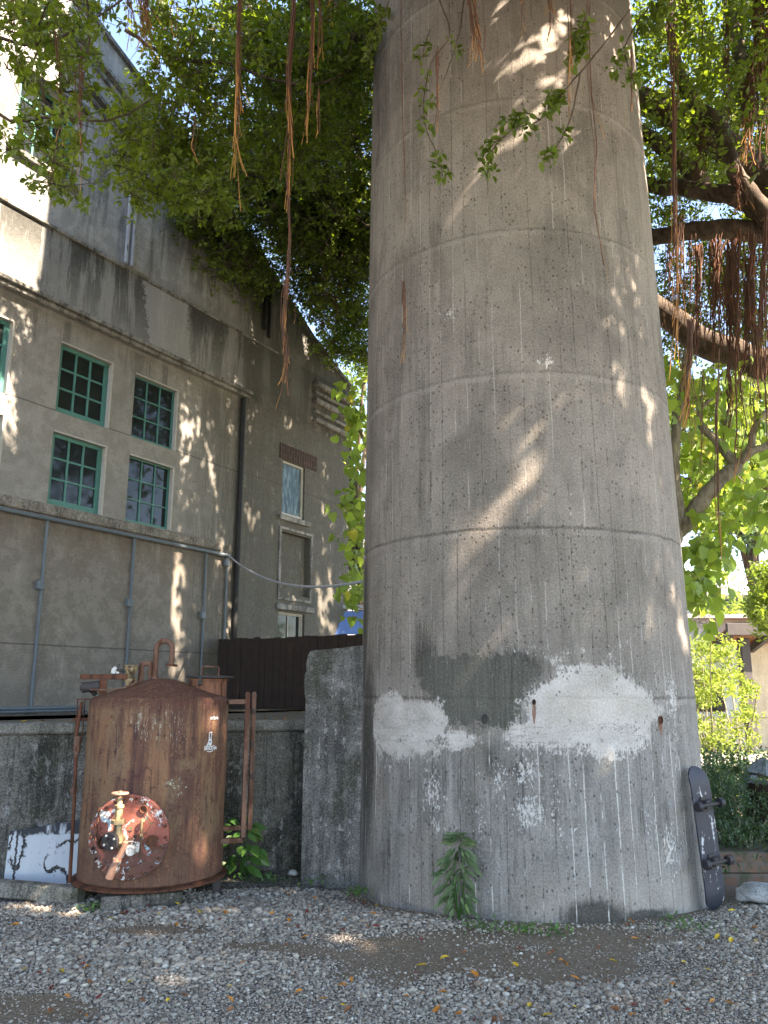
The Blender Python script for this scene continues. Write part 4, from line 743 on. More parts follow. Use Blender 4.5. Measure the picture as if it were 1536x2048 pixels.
# far hall
M['palefar'] = concrete('bright_pale_roof', (.62, .60, .58), (.7, .68, .66), (.4, .38, .36), (.8, .8, .8), .3)
M['farwall'] = concrete('lavender_wall', (.42, .42, .50), (.5, .5, .58), (.3, .3, .35), (.6, .6, .66), .3)
fh = empty('far_hall', (13.6, 37, 0), 0, 'distant pale roofed hall seen between the chimney and the shelter', 'hall')
MB().bb(-4, 14, 0, 8, 0, 5.0).build('wall', M['farwall'], fh); MB().bb(-4, 14, -.06, -.01, 5.02, 5.5).build('window_band', M['glass'], fh); MB().bb(-4, 14, 0, 8, 5.003, 5.55).build('wall_top', M['farwall'], fh)
MB().prism([(-4.5, 5.6), (14.5, 5.6), (14.5, 5.72), (-4.5, 5.72)], -1.2, 0).add([(-4.5, -1.2, 5.73), (14.5, -1.2, 5.73), (14.5, 4, 7.2), (-4.5, 4, 7.2), (14.5, 9, 5.7), (-4.5, 9, 5.7)], [(0, 1, 2, 3), (3, 2, 4, 5)]).build('roof', M['palefar'], fh)
# seen through the gap between factory and chimney
ph_ = empty('pale_house', (-2, 24, 0), 0, 'pale lavender house seen through the gap between the factory and the chimney', 'house')
MB().bb(-1.5, 3.2, 0, 4, 0, 6.6).build('wall', M['farwall'], ph_); MB().bb(-1.7, 3.4, -.2, 4.2, 6.6, 6.75).build('roof', M['greyroof'], ph_)
M['tarp'] = paint('blue_tarpaulin', (.12, .22, .50), .5, .15, 4, dirt=(.5, .6, .75), dirtamt=.35)
tp = empty('tarp_shelter', (-.6, 15, 0), .1, 'blue tarpaulin lean-to with a dark frame behind the board fence', 'lean-to')
MB().add([(-1.2, 0, 2.5), (.9, 0, 2.52), (.9, .25, 2.98), (-1.2, .3, 2.95), (-1.2, .03, 2.5), (.9, .03, 2.52), (.9, .28, 2.98), (-1.2, .33, 2.95)], [(0, 1, 2, 3), (4, 5, 6, 7), (0, 1, 5, 4), (1, 2, 6, 5), (2, 3, 7, 6), (3, 0, 4, 7)]).build('tarp_sheet', M['tarp'], tp)
MB().bb(-1.3, 1, .2, .4, 3.0, 3.08).build('beam', M['palepipe'], tp); MB().bb(-1.2, .9, .3, .5, 0, 2.5).build('boards', M['darkwood'], tp); MB().bb(-1.3, -1.2, .0, .1, 0, 3.0).bb(.9, 1.0, 0, .1, 0, 3.0).build('frame', M['postwood'], tp)

# ---------------------------------------------------------------- leaves, twigs, roots
def nrm(a): return a/np.maximum(np.linalg.norm(a, axis=-1, keepdims=True), 1e-9)
LT = {'fine': (np.array([(0, 0, 0), (-.46, .28, .07), (-.42, .62, .05), (0, 1, -.10), (.42, .62, .05), (.46, .28, .07), (0, .33, -.02), (0, .66, -.05)]),
               np.array([(0, 6, 1), (1, 6, 7), (1, 7, 2), (2, 7, 3), (0, 5, 6), (5, 7, 6), (5, 4, 7), (4, 3, 7)])),
      'mid': (np.array([(0, 0, 0), (-.5, .45, .07), (0, 1, -.08), (.5, .45, .07), (0, .5, -.03)]), np.array([(0, 4, 1), (1, 4, 2), (0, 3, 4), (3, 2, 4)])),
      'heart': (np.array([(0, 0, 0), (-.30, -.08, .02), (-.54, .22, .05), (-.36, .62, .02), (0, 1.08, -.16), (.36, .62, .02), (.54, .22, .05), (.30, -.08, .02), (0, .30, -.03), (0, .65, -.07)]),
                np.array([(0, 8, 1), (1, 8, 2), (2, 8, 9), (2, 9, 3), (3, 9, 4), (0, 7, 8), (7, 6, 8), (6, 9, 8), (6, 5, 9), (5, 4, 9)]))}
def leafgeo(P, Dv, U, s, wr, kind):
    T, Fc = LT[kind]; n = len(P); Dv = nrm(Dv); X = nrm(np.cross(Dv, U)); U = np.cross(X, Dv)
    v = P[:, None]+s[:, None, None]*(T[None, :, 0:1]*wr*X[:, None]+T[None, :, 1:2]*Dv[:, None]+T[None, :, 2:3]*U[:, None])
    f = Fc[None]+(np.arange(n)*len(T))[:, None, None]; return v.reshape(-1, 3), f.reshape(-1, 3), len(T)
def rosettes(C, A, nl, size, wr=.5, kind='mid', droop=.15, spread=.95, flat=.6, cb=None):
    n = len(C); A = nrm(A); B1 = nrm(np.cross(A, rng.normal(size=(n, 3)))); B2 = np.cross(A, B1)
    k = np.arange(nl); th = k[None]*2.39996+rng.uniform(0, 6.28, (n, 1))+rng.normal(0, .3, (n, nl)); el = rng.uniform(.15, .95, (n, nl))
    d = A[:, None]*el[..., None]*.8+(B1[:, None]*np.cos(th)[..., None]+B2[:, None]*np.sin(th)[..., None])*spread
    d[..., 2] -= droop; P = C[:, None]-A[:, None]*(rng.uniform(0, .9, (n, nl, 1))*size)+d*.15*size
    U = A[:, None]*.4+np.array([0, 0, flat])+rng.normal(0, .45, (n, nl, 3)); s = size*rng.uniform(.6, 1.12, (n, nl))
    v, f, m = leafgeo(P.reshape(-1, 3), d.reshape(-1, 3), U.reshape(-1, 3), s.ravel(), wr, kind)
    cb = rng.uniform(0, 1, n) if cb is None else cb*.7+rng.uniform(0, .3, n); rv = np.repeat(np.clip(np.repeat(cb, nl)*.65+rng.uniform(0, .35, n*nl), 0, 1), m); return v, f, rv
def merge(L):
    vs, fs, rs, o_ = [], [], [], 0
    for v, f, r in L: vs.append(v); fs.append(f+o_); rs.append(r); o_ += len(v)
    return np.concatenate(vs), np.concatenate(fs), np.concatenate(rs)
def twiggeo(A, B, r0, r1):
    n = len(A); d = nrm(B-A); x = nrm(np.cross(d, rng.normal(size=(n, 3)))); y = np.cross(d, x); v = []
    for P_, r_ in ((A, r0), (B, r1)):
        for k in range(3): v.append(P_+(x*cos(2.094*k)+y*sin(2.094*k))*np.reshape(r_, (-1, 1)))
    v = np.stack(v, 1); f = np.array([(0, 1, 4), (0, 4, 3), (1, 2, 5), (1, 5, 4), (2, 0, 3), (2, 3, 5)])
    return v.reshape(-1, 3), (f[None]+(np.arange(n)*6)[:, None, None]).reshape(-1, 3), np.zeros(n*6)
def leafmat(name, a, b, c, tr, tw=.38, rough=.42):
    g = NM(name, rough, .4); rv = g.attr('rv'); cr = g.n('ValToRGB', {0: rv}); e = cr.color_ramp
    e.elements[0].color = (*a, 1); e.elements[1].position = .93; e.elements[1].color = (*b, 1); q = e.elements.new(1.0); q.color = (*c, 1)
    g.base(cr.outputs[0]); t = g.n('BsdfTranslucent'); g.put(t.inputs[0], g.mx(.5, cr.outputs[0], tr)) if False else g.put(t.inputs[0], g.mx(rv, tuple(x*.7 for x in tr), tr))
    m = g.n('MixShader'); g.put(m.inputs[0], tw); g.t.links.new(g.b.outputs[0], m.inputs[1]); g.t.links.new(t.outputs[0], m.inputs[2]); g.t.links.new(m.outputs[0], g.out.inputs[0]); return g.m
M['ban'] = leafmat('banyan_leaf', (.022, .040, .007), (.14, .20, .024), (.30, .29, .04), (.30, .44, .03))
M['banb'] = leafmat('bright_banyan_leaf', (.045, .075, .014), (.12, .165, .028), (.3, .3, .05), (.30, .42, .04), .42)
M['broad'] = leafmat('broad_leaf', (.10, .19, .03), (.20, .31, .05), (.5, .40, .04), (.45, .62, .08), .5, .5)
M['hedge'] = leafmat('dark_shrub_leaf', (.02, .045, .02), (.055, .105, .045), (.12, .18, .06), (.10, .2, .06), .3, .4)
M['yel'] = leafmat('yellow_green_leaf', (.07, .13, .02), (.22, .29, .04), (.45, .44, .08), (.42, .52, .08), .4, .5)
M['farl'] = leafmat('distant_leaf', (.05, .10, .05), (.11, .18, .09), (.2, .25, .12), (.2, .32, .14), .4, .6)
M['lance'] = leafmat('grey_green_leaf', (.06, .11, .045), (.17, .25, .12), (.2, .3, .1), (.16, .28, .1), .25, .35)
M['green'] = leafmat('fresh_green_leaf', (.05, .14, .035), (.11, .25, .06), (.2, .32, .08), (.18, .38, .07), .3, .35)
def barkmat(name, a, b, sc=8):
    g = NM(name, .9, .2); n = g.noise(g.sv(g.obj, (1, 1, .35)), sc, 6, .7, .4); n2 = g.noise(g.obj, 40, 4)
    g.base(g.mx(g.ss(n, .35, .65), a, b)); g.bump(g.add(n, g.mul(n2, .4)), .8, .02); return g.m
M['bark'] = barkmat('banyan_bark', (.05, .037, .028), (.13, .10, .078)); M['bark2'] = barkmat('pale_bark', (.13, .11, .08), (.30, .27, .20), 10)
g = NM('aerial_root', .85, .25); tp_ = g.attr('rv'); n = g.noise(g.sv(g.obj, (1, 1, .2)), 30, 4); g.base(g.mx(g.ss(tp_, .72, .95), g.mx(g.hc(g.obj, 5, 3), g.mx(n, (.055, .032, .024), (.15, .09, .065)), g.mx(n, (.085, .036, .024), (.22, .10, .06))), (.50, .25, .085))); M['root'] = g.m

# sun flecks: points of the scene that the canopy leaves open to the sun
TG = []
def lit(f, a, b, r, n=None):
    a, b = np.array(a, float), np.array(b, float); n = n or int(np.linalg.norm(b-a)/14)+1
    for t in (np.linspace(0, 1, n) if n > 1 else [0.5]): q = a+(b-a)*t; TG.append((*f(*q), r))
for a, b, r in (((388, 850), (392, 865), .05), ((420, 905), (432, 990), .05), ((443, 1075), (446, 1095), .06), ((362, 1115), (366, 1150), .07), ((352, 1180), (350, 1205), .06), ((358, 1250), (361, 1285), .04), ((332, 1195), (333, 1215), .02),
                ((458, 1120), (456, 1160), .04), ((454, 1210), (452, 1275), .04), ((437, 1100), (433, 1150), .03), ((488, 1030), (492, 1070), .06), ((508, 1030), (518, 1075), .05), ((537, 1040), (540, 1065), .05), ((628, 1170), (634, 1200), .08), ((655, 1165), (650, 1210), .08), ((636, 1225), (638, 1255), .09), ((642, 1080), (645, 1115), .07), ((644, 1020), (643, 1040), .06),
                ((560, 1080), (562, 1095), .05), ((590, 1040), (592, 1050), .06), ((660, 1045), (664, 1075), .05), ((604, 1140), (606, 1155), .06), ((686, 1040), (690, 1070), .06), ((655, 1150), (655, 1200), .07), ((580, 1195), (582, 1215), .05), ((500, 730), (505, 735), .04), ((497, 645), (500, 690), .05), ((655, 1255), (660, 1270), .06),
                ((603, 690), (608, 720), .06), ((560, 840), (575, 870), .04), ((520, 780), (522, 790), .03), ((640, 950), (644, 960), .04), ((12, 770), (16, 870), .09), ((20, 560), (60, 600), .09), ((55, 520), (58, 560), .08)): lit(onF, a, b, r)
for x in range(-60, 78, 26):
    for y in range(60, 500, 30): lit(onF, (x, y), (x, y), .30, 1)
for a, b, r in (((1088, 900), (1025, 975), .085), ((985, 1112), (915, 1185), .085), ((1236, 745), (1240, 780), .06), ((1226, 625), (1230, 650), .03), ((1284, 665), (1288, 685), .03), ((1300, 800), (1304, 835), .06), ((1308, 890), (1312, 930), .04),
                ((1328, 730), (1345, 840), .03), ((1300, 1195), (1303, 1215), .05), ((1345, 1170), (1352, 1210), .04), ((1362, 1240), (1372, 1290), .04), ((1360, 1080), (1375, 1150), .04), ((1285, 1110), (1287, 1120), .05), ((1320, 1040), (1330, 1065), .05), ((1210, -10), (1235, 60), .02), ((1260, 0), (1278, 240), .06), ((1290, 330), (1300, 420), .05), ((1210, 545), (1216, 560), .04), ((1268, 560), (1275, 575), .05),
                ((1035, 95), (1012, 130), .04), ((1100, 100), (1080, 120), .03), ((1065, 225), (1010, 290), .05), ((955, 50), (900, 110), .04), ((1140, 265), (1150, 285), .05), ((1120, 20), (1128, 40), .06), ((990, 320), (960, 335), .06)): lit(onC, a, b, r)
def onT(px, py):
    r = ray(px, py); A = r[0]**2+r[1]**2; B = -2*(r[0]*TCX+r[1]*TCY); C_ = TCX**2+TCY**2-TR**2; d = max(B*B-4*A*C_, 0); return E0+r*((-B-sqrt(d))/(2*A))
def onT2(px, py):
    r = ray(px, py); return E0+r*(6.34/math.hypot(r[0], r[1]))
for a, b, r in (((205, 1625), (240, 1600), .0), ((225, 1650), (262, 1645), .01), ((262, 1650), (265, 1680), .0), ((195, 1655), (200, 1670), .0), ((230, 1720), (240, 1735), .0)): lit(onT2, a, b, r)
for a, b, r in (((408, 1415), (410, 1445), .0), ((402, 1705), (404, 1725), .0)): lit(onT, a, b, r)
lit(lambda x, y: atZ(x, y), (650, 1874), (695, 1878), .03); lit(lambda x, y: atZ(x, y), (195, 1765), (195, 1765), .02, 1)
for k in range(26): TG.append((rng.uniform(1.9, 5.0), rng.uniform(9, 10.6), rng.uniform(2.2, 4.6), .38))
TG = np.array(TG)
def carve(C, pad=.045):
    keep = np.ones(len(C), bool)
    for i in range(0, len(TG), 40):
        T_ = TG[i:i+40]; w_ = C[:, None]-T_[None, :, :3]; t = w_@S; d2 = (w_**2).sum(2)-t**2
        keep &= ~((t > .5) & (d2 < (T_[None, :, 3]+pad)**2)).any(1)
    return keep
def project(C):
    x, y, z = C[:, 0], C[:, 1], C[:, 2]-EYE; f = y*cos(PITCH)+z*sin(PITCH); u_ = z*cos(PITCH)-y*sin(PITCH)
    f_ = np.where(f > .1, f, np.nan); return 768+F_PX*x/f_, 1024-F_PX*u_/f_
def massros(L, per, sig=.16, seed=0):
    """L: (px, py, distance, radius in px, rosette count) clumps of foliage hung at their own distance"""
    out = []; sub = []
    for px, py, R, rp, n in L:
        ns = max(2, n//per); a = rng.uniform(0, 6.28, ns); q = np.sqrt(rng.random(ns))*rp
        for k in range(ns):
            c = atR(px+q[k]*cos(a[k]), py+q[k]*sin(a[k]), R+rng.normal(0, .45)); sub.append(c); out.append(c+rng.normal(0, sig, (per, 3))*np.array([1, 1, .8]))
    return np.concatenate(out), np.repeat(np.array(sub), per, 0)
def cbr(S_): return np.modf(np.abs(np.sin(S_[:, 0]*127.1+S_[:, 2]*311.7)*437.5))[0]
def limb(m, pts, r0, r1, n=12, wob=.0):
    P_ = [Vector(p) for p in pts]; out = []
    for i in range(len(P_)-1):                         # Catmull-Rom
        p0, p1, p2, p3 = P_[max(i-1, 0)], P_[i], P_[i+1], P_[min(i+2, len(P_)-1)]
        for k in range(6):
            t = k/6; out.append(.5*((2*p1)+(p2-p0)*t+(2*p0-5*p1+4*p2-p3)*t*t+(3*p1-p0-3*p2+p3)*t**3)+Vector((random.uniform(-1, 1), random.uniform(-1, 1), random.uniform(-1, 1)))*wob*r0)
    out.append(P_[-1]); nn = len(out); m.tube(out, [r0+(r1-r0)*i/(nn-1) for i in range(nn)], n); return out
# aerial roots
def bundle(path, dist, n, spread, r, parent, tipf=True, lo=.55, name='aerial_root', flare=0):
    K = 22; px = np.array([p[0] for p in path], float); py = np.array([p[1] for p in path], float)
    ln_ = np.concatenate([[0], np.cumsum(np.hypot(np.diff(px), np.diff(py)))]); vs, fs, rs, off = [], [], [], 0
    for k in range(n):
        L_ = ln_[-1]*(1 if k == 0 else rng.uniform(lo, 1)); s0 = 0 if rng.random() < .7 else ln_[-1]*rng.uniform(0, .3); t = np.linspace(min(s0, L_*.5), L_, K)
        x = np.interp(t, ln_, px); y = np.interp(t, ln_, py); w_ = rng.normal(0, spread*.5)*(.5+.5*np.sin(t/ln_[-1]*rng.uniform(2, 7)+rng.uniform(0, 6)))+np.cumsum(rng.normal(0, spread*.09, K))
        w_ = w_+flare*rng.normal()*np.clip((t/L_-.75)*4, 0, 1)**1.5
        P_ = np.array([atR(a+b, c, dist) for a, b, c in zip(x, w_, y)]); P_[:, 1] += rng.normal(0, .03)+np.cumsum(rng.normal(0, .006, K))
        rad = r*np.clip(rng.lognormal(-.12, .4), .45, 2.0)*np.linspace(1, .55, K)*(1+.25*rng.normal(0, 1, K)*.5)
        d = nrm(np.gradient(P_, axis=0)); X_ = nrm(np.cross(d, np.array([.3, 1, .1]))); Y_ = np.cross(d, X_)
        ring = np.stack([P_+(X_*cos(2*pi*j/5)+Y_*sin(2*pi*j/5))*rad[:, None] for j in range(5)], 1).reshape(-1, 3)
        a_ = (np.arange(K-1)[:, None]*5+np.arange(5)[None]).ravel(); b_ = (np.arange(K-1)[:, None]*5+((np.arange(5)+1) % 5)[None]).ravel()
        vs.append(ring); fs.append(np.stack([a_, b_, b_+5, a_+5], 1)+off); off += len(ring)
        fresh = 1.0 if (tipf and rng.random() < .75) else .3
        rs.append(np.repeat(np.clip(np.linspace(0, 1, K)+(.35 if rng.random() < .15 and tipf else -.03), 0, 1)*fresh, 5))
    return npmesh(name, np.concatenate(vs), np.concatenate(fs), M['root'], parent, {'rv': np.concatenate(rs)}, True)

# ---- banyan over the yard (its trunk stands behind the viewer's right shoulder)
T1 = empty('banyan_tree', (5.6, -3.2, 0), 0, 'spreading banyan whose leafy sprays and hanging roots fill the top left', 'tree', 'banyan trees')
def loc1(p): return p
def reparent(o, T): o.parent = T; o.matrix_parent_inverse = Matrix.Translation(T.location).inverted(); return o
tb = MB(); tk_ = [(5.6, -3.2, -.3), (5.5, -3.1, 1.5), (5.3, -2.8, 3.5), (5.0, -2.4, 5.5)]; limb(tb, tk_, .65, .42, 16, .05)
for e in ([(5.0, -2.4, 5.3), (3.5, -.5, 7.6), (1.0, 1.5, 8.6), (-1.5, 3.6, 8.4), (-3.2, 5.2, 8.0)], [(5.0, -2.4, 5.3), (4.6, 0, 7.5), (3.2, 3, 9.0), (1.8, 4.6, 9.5)], [(5.0, -2.4, 5.3), (6.5, -1, 7.8), (7.4, 2, 9), (7.0, 4.5, 9.4)], [(5, -2.4, 5.3), (2.5, -3.5, 7.5), (-.5, -4, 8.2)], [(5, -2.4, 5.3), (8, -4, 7.6), (10.5, -4.5, 8.6)]): limb(tb, e, .24, .06, 10, .1)
reparent(tb.build('trunk', M['bark'], None, True), T1)
tw = MB()
def pxs(L, R): return [atR(a, b, R+random.uniform(-.1, .1)) for a, b in L]
for L, R, r0, r1 in (([(250, 60), (345, 115), (450, 128), (560, 162), (650, 165), (760, 100)], 7.2, .022, .01), ([(-60, 180), (20, 240), (100, 235), (220, 240), (300, 200)], 6.4, .014, .006), ([(300, -60), (330, 60), (380, 200), (350, 330)], 7.6, .016, .006), ([(560, -60), (600, 80), (560, 220)], 7.8, .02, .007),
                     ([(170, -40), (178, 80), (165, 170), (160, 260)], 6.2, .012, .004), ([(60, -40), (80, 80), (60, 150), (110, 250), (105, 340)], 6.4, .012, .004), ([(-40, 60), (60, 90), (150, 60), (260, -10)], 6.5, .016, .008), ([(440, 150), (500, 230), (530, 320), (500, 400)], 8.6, .014, .005)): limb(tw, pxs(L, R), r0, r1, 6, .4)
reparent(tw.build('branches', M['bark'], None, True), T1)
left1 = [(30, 30, 6.6, 75, 90), (100, 60, 6.4, 60, 100), (215, 10, 6.6, 40, 24), (60, 140, 6.4, 44, 24), (175, 120, 6.2, 26, 14), (150, 190, 6.1, 30, 12), (95, 205, 6.3, 34, 14), (165, 240, 6.1, 30, 16), (55, 250, 6.3, 46, 20), (100, 300, 6.2, 36, 26), (30, 300, 6.4, 36, 10), (125, 345, 6.1, 30, 20), (100, 372, 6.0, 16, 8), (170, 300, 6.1, 22, 10), (165, 15, 6.4, 30, 20),
         (370, 50, 7.4, 75, 170), (300, 120, 7.3, 40, 14), (262, 245, 7.2, 40, 50), (310, 300, 7.6, 70, 200), (260, 330, 7.4, 40, 60), (340, 190, 7.6, 60, 90), (430, 90, 7.7, 90, 320), (420, 240, 7.8, 90, 330), (390, 330, 7.9, 70, 230), (430, 390, 7.9, 45, 90), (500, 60, 7.6, 60, 200), (560, 110, 7.7, 90, 340), (540, 250, 8.2, 90, 320), (640, 190, 8.0, 70, 200), (640, 60, 7.5, 80, 260), (700, 100, 7.2, 50, 140), (735, 60, 7.0, 36, 80), (690, 170, 7.3, 30, 50), (300, 395, 7.6, 20, 24), (270, 385, 7.5, 18, 16), (330, 385, 7.8, 34, 60), (620, 300, 8.8, 70, 160)]
C1, S1 = massros(left1, 9, .115)
near1 = rng.normal(size=(len(C1), 3))*.5+np.array([-.1, -.6, -.25]); k1 = carve(C1)
# overhead canopy, above the frame
n_c = 30000; q = rng.random(n_c); cc = np.stack([rng.uniform(-4.5, 12.5, n_c), rng.uniform(-7, 6.6, n_c), rng.uniform(7.4, 10.6, n_c)], 1)
sub_ = cc[rng.integers(0, n_c, 2600)]; cc = sub_[rng.integers(0, 2600, n_c)]+rng.normal(0, .33, (n_c, 3))
px_, py_ = project(cc); dcen = ((cc[:, 0]-4)/8.6)**2+((cc[:, 1]+.2)/7.2)**2
kc = carve(cc, .08) & (dcen < 1) & ((py_ < -40) | np.isnan(py_) | (cc[:, 1] < 3)); cc = cc[kc]
n_f = 24000; fl_ = np.stack([rng.uniform(-4.5, 12.5, n_f), rng.uniform(-7, 6.6, n_f), rng.uniform(8.0, 11.2, n_f)], 1); px_, py_ = project(fl_); fl_ = fl_[carve(fl_, .07) & ((((fl_[:, 0]-4.2)/8.4)**2+((fl_[:, 1])/7.2)**2) < 1) & ((py_ < -60) | np.isnan(py_) | (fl_[:, 1] < 3))]; cc = np.concatenate([cc, fl_])  # unseen filler leaves added so less sun leaks through the crown
gs = []
gs.append(rosettes(C1[k1], near1[k1], 7, .078, .5, 'fine', .2, cb=cbr(S1[k1])))
gs.append(rosettes(cc, rng.normal(size=(len(cc), 3))+np.array([0, 0, .4]), 5, .205, .55, 'mid', .1, 1, 1.2))
tv_ = twiggeo(S1[k1], C1[k1], .004, .002)
v, f, r = merge(gs); cro = npmesh('crown', v, f, M['ban'], None, {'rv': r}, nper=3); reparent(cro, T1)
v, f, r = tv_; tg_ = npmesh('twigs', v, f, M['bark'], None, nper=3); reparent(tg_, T1)
# sprays in front of the chimney
spr = MB(); SP = []
for L, R, den in (([(850, -60), (900, 60), (865, 120), (850, 180), (848, 240), (870, 300), (885, 345)], 5.0, 11), ([(930, -30), (920, 60), (895, 140), (870, 200)], 5.1, 3), ([(1260, 20), (1190, 110), (1130, 180), (1080, 240), (1030, 258), (985, 290), (965, 315)], 4.8, 9), ([(1020, 262), (985, 300), (975, 345)], 4.8, 6), ([(1200, -60), (1175, 20), (1160, 70), (1150, 120)], 4.9, 20), ([(1130, 180), (1110, 200), (1100, 215)], 4.8, 12),
                  ([(1160, 150), (1140, 240), (1115, 290), (1095, 315)], 4.85, 8), ([(1300, 10), (1260, 70), (1232, 140)], 5.2, 8), ([(1080, 240), (1050, 225), (1020, 240)], 4.8, 8), ([(1330, -20), (1310, 20), (1290, 50)], 5.2, 12), ([(1380, -30), (1340, 10), (1320, 40)], 5.3, 12), ([(800, -50), (770, 20), (745, 80), (738, 120)], 5.8, 16), ([(860, 60), (850, 90), (845, 110)], 5.6, 5), ([(1250, 110), (1262, 150), (1268, 165)], 5.1, 6)):
    o_ = limb(spr, pxs(L, R), .007, .002, 5, .5); k = len(o_)
    for i in range(den): j = int(k*(.35+.62*random.random())) if i else k-1; SP.append(np.array(o_[min(j, k-1)])+rng.normal(0, .02, 3))
SP = np.array(SP); a_ = rng.normal(size=(len(SP), 3))*.6+np.array([0, -.35, -.3])
v, f, r = rosettes(SP, a_, 6, .072, .5, 'fine', .25); reparent(npmesh('hanging_spray', v, f, M['banb'], None, {'rv': r}, nper=3), T1)
reparent(spr.build('spray_stems', M['bark'], None, True), T1)
for a in (([(482, -60), (478, 120), (474, 230), (470, 330), (468, 415)], 5.6, 16, 7, .0048, 12), ([(590, -60), (586, 60), (578, 150), (580, 260), (577, 350), (572, 430)], 5.9, 18, 7, .005, 6), ([(577, 350), (580, 480), (574, 600), (572, 690)], 5.9, 7, 5, .0045, 4), ([(572, 560), (566, 650), (574, 720), (566, 820)], 5.9, 14, 9, .0038, 5), ([(625, -60), (627, 80), (620, 180), (616, 290)], 5.8, 12, 6, .0046, 5), ([(632, -50), (640, 40), (645, 150)], 5.7, 5, 8, .0045, 6), ([(638, 180), (636, 240), (638, 278)], 5.8, 5, 3, .0045, 5),
          ([(290, -70), (285, 0), (292, 60), (300, 125)], 5.9, 26, 18, .0042, 10), ([(250, -60), (262, 30), (268, 100)], 6.0, 10, 12, .004, 8), ([(388, 20), (396, 60)], 6.2, 2, 6, .004, 3), ([(395, 240), (385, 300), (398, 325)], 6.4, 3, 3, .004, 3), ([(930, -60), (945, 20), (950, 70), (955, 145)], 4.9, 16, 12, .0042, 8), ([(1040, -60), (1044, 30), (1048, 65)], 4.9, 6, 5, .0035, 5), ([(1092, -60), (1098, 30), (1102, 85)], 4.9, 9, 10, .0035, 8), ([(1130, -60), (1140, 40), (1138, 180), (1146, 280)], 4.9, 10, 6, .003, 5),
          ([(1180, -60), (1172, 60), (1178, 180), (1190, 300), (1186, 420), (1200, 500), (1212, 560)], 4.95, 4, 6, .0025, 8), ([(873, 100), (876, 200), (880, 250)], 5.0, 5, 5, .0035, 5), ([(802, -40), (805, 200), (810, 400), (808, 560), (810, 650)], 5.3, 3, 4, .003, 3), ([(808, 560), (812, 650), (810, 735)], 5.3, 7, 7, .0035, 5), ([(1262, 100), (1266, 180), (1268, 232)], 5.0, 4, 4, .003, 4), ([(968, 60), (966, 130)], 4.9, 2, 3, .003, 3),
          ([(110, 60), (118, 160), (120, 290)], 6.0, 5, 7, .0035, 5), ([(165, 100), (158, 200), (163, 330), (158, 375)], 5.9, 7, 5, .004, 4), ([(107, 330), (106, 380), (103, 420)], 5.9, 3, 3, .004, 8), ([(20, -40), (30, 60), (26, 160)], 6.3, 5, 20, .004, 5), ([(590, 600), (592, 650)], 5.9, 1, 2, .003, 2), ([(345, -40), (350, 60), (352, 110)], 6.5, 6, 20, .0035, 6), ([(520, -60), (525, 20)], 5.9, 4, 6, .004, 5), ([(655, -60), (662, 20), (668, 50)], 5.8, 5, 12, .004, 6)):
    reparent(bundle(a[0], a[1], a[2], a[3], a[4], None, flare=a[5]), T1)

# ---- banyan behind the chimney, reaching over the factory roof
T2 = empty('banyan_tree', (6.6, 9.2, 0), 0, 'big banyan behind the chimney with heavy bare limbs and curtains of roots', 'tree', 'banyan trees')
tb = MB(); limb(tb, [(6.6, 9.2, -.3), (6.5, 9.2, 1.5), (6.35, 9.3, 3.2), (6.2, 9.3, 5), (5.9, 9.4, 7.5)], .75, .45, 18, .06)
limb(tb, [(6.4, 9.3, 2.9), atR(1660, 800, 10.6), atR(1540, 735, 10.5), atR(1420, 690, 10.5), atR(1320, 620, 10.6), atR(1150, 520, 11), atR(950, 420, 11.5), atR(740, 330, 12), atR(600, 300, 12.4), atR(470, 330, 13)], .24, .06, 14, .12)
limb(tb, [(6.2, 9.3, 4.6), atR(1620, 455, 9.8), atR(1536, 465, 9.7), atR(1440, 458, 9.6), atR(1310, 472, 9.8), atR(1100, 470, 10.8), atR(850, 460, 11.6), atR(650, 440, 12.2)], .17, .05, 12, .12)
limb(tb, [(6.2, 9.3, 4.8), atR(1600, 500, 9.6), atR(1510, 415, 9.5), atR(1440, 385, 9.5), atR(1300, 370, 9.8), atR(1100, 330, 10.8), atR(900, 330, 11.4), atR(700, 320, 12), atR(560, 270, 12.4)], .15, .04, 12, .12)
limb(tb, [atR(1536, 430, 9.3), atR(1480, 360, 9.3), atR(1455, 300, 9.3), atR(1440, 248, 9.4), atR(1385, 200, 9.5), atR(1352, 120, 9.6), atR(1340, 0, 9.9), atR(1330, -120, 10.4)], .10, .06, 12, .12)
limb(tb, [atR(1270, 250, 9.8), atR(1320, 290, 9.8), atR(1370, 330, 9.8), atR(1405, 370, 9.7)], .08, .12, 10, .2); limb(tb, [atR(1440, 240, 9.5), atR(1380, 250, 9.7), atR(1330, 290, 9.9)], .09, .05, 10, .2)
limb(tb, [(5.95, 9.4, 7), (4, 9.6, 9.2), (1, 10, 10.3), (-2, 10.8, 10.5)], .25, .06, 10, .1); limb(tb, [(5.95, 9.4, 7), (7.5, 11, 9.5), (8.5, 12, 10.5)], .22, .06, 10, .1); limb(tb, [atR(1500, 240, 10), atR(1480, 100, 10.3), atR(1455, -60, 10.8)], .10, .07, 8, .15); limb(tb, [atR(1545, 200, 10), atR(1520, 60, 10.4), atR(1515, -60, 10.8)], .10, .07, 8, .15)
reparent(tb.build('trunk', M['bark'], None, True), T2)
tw = MB()
for L, R, r0, r1 in (([(760, 470), (690, 445), (620, 450), (560, 480)], 12, .022, .008), ([(740, 530), (660, 520), (600, 535), (540, 560)], 12.5, .02, .006), ([(760, 380), (660, 390), (560, 420), (470, 430), (420, 470)], 12, .024, .008), ([(720, 640), (680, 590), (640, 580)], 13, .014, .005), ([(500, 520), (440, 500), (380, 490)], 12.5, .014, .005)): limb(tw, pxs(L, R), r0, r1, 6, .4)
reparent(tw.build('branches', M['bark'], None, True), T2)
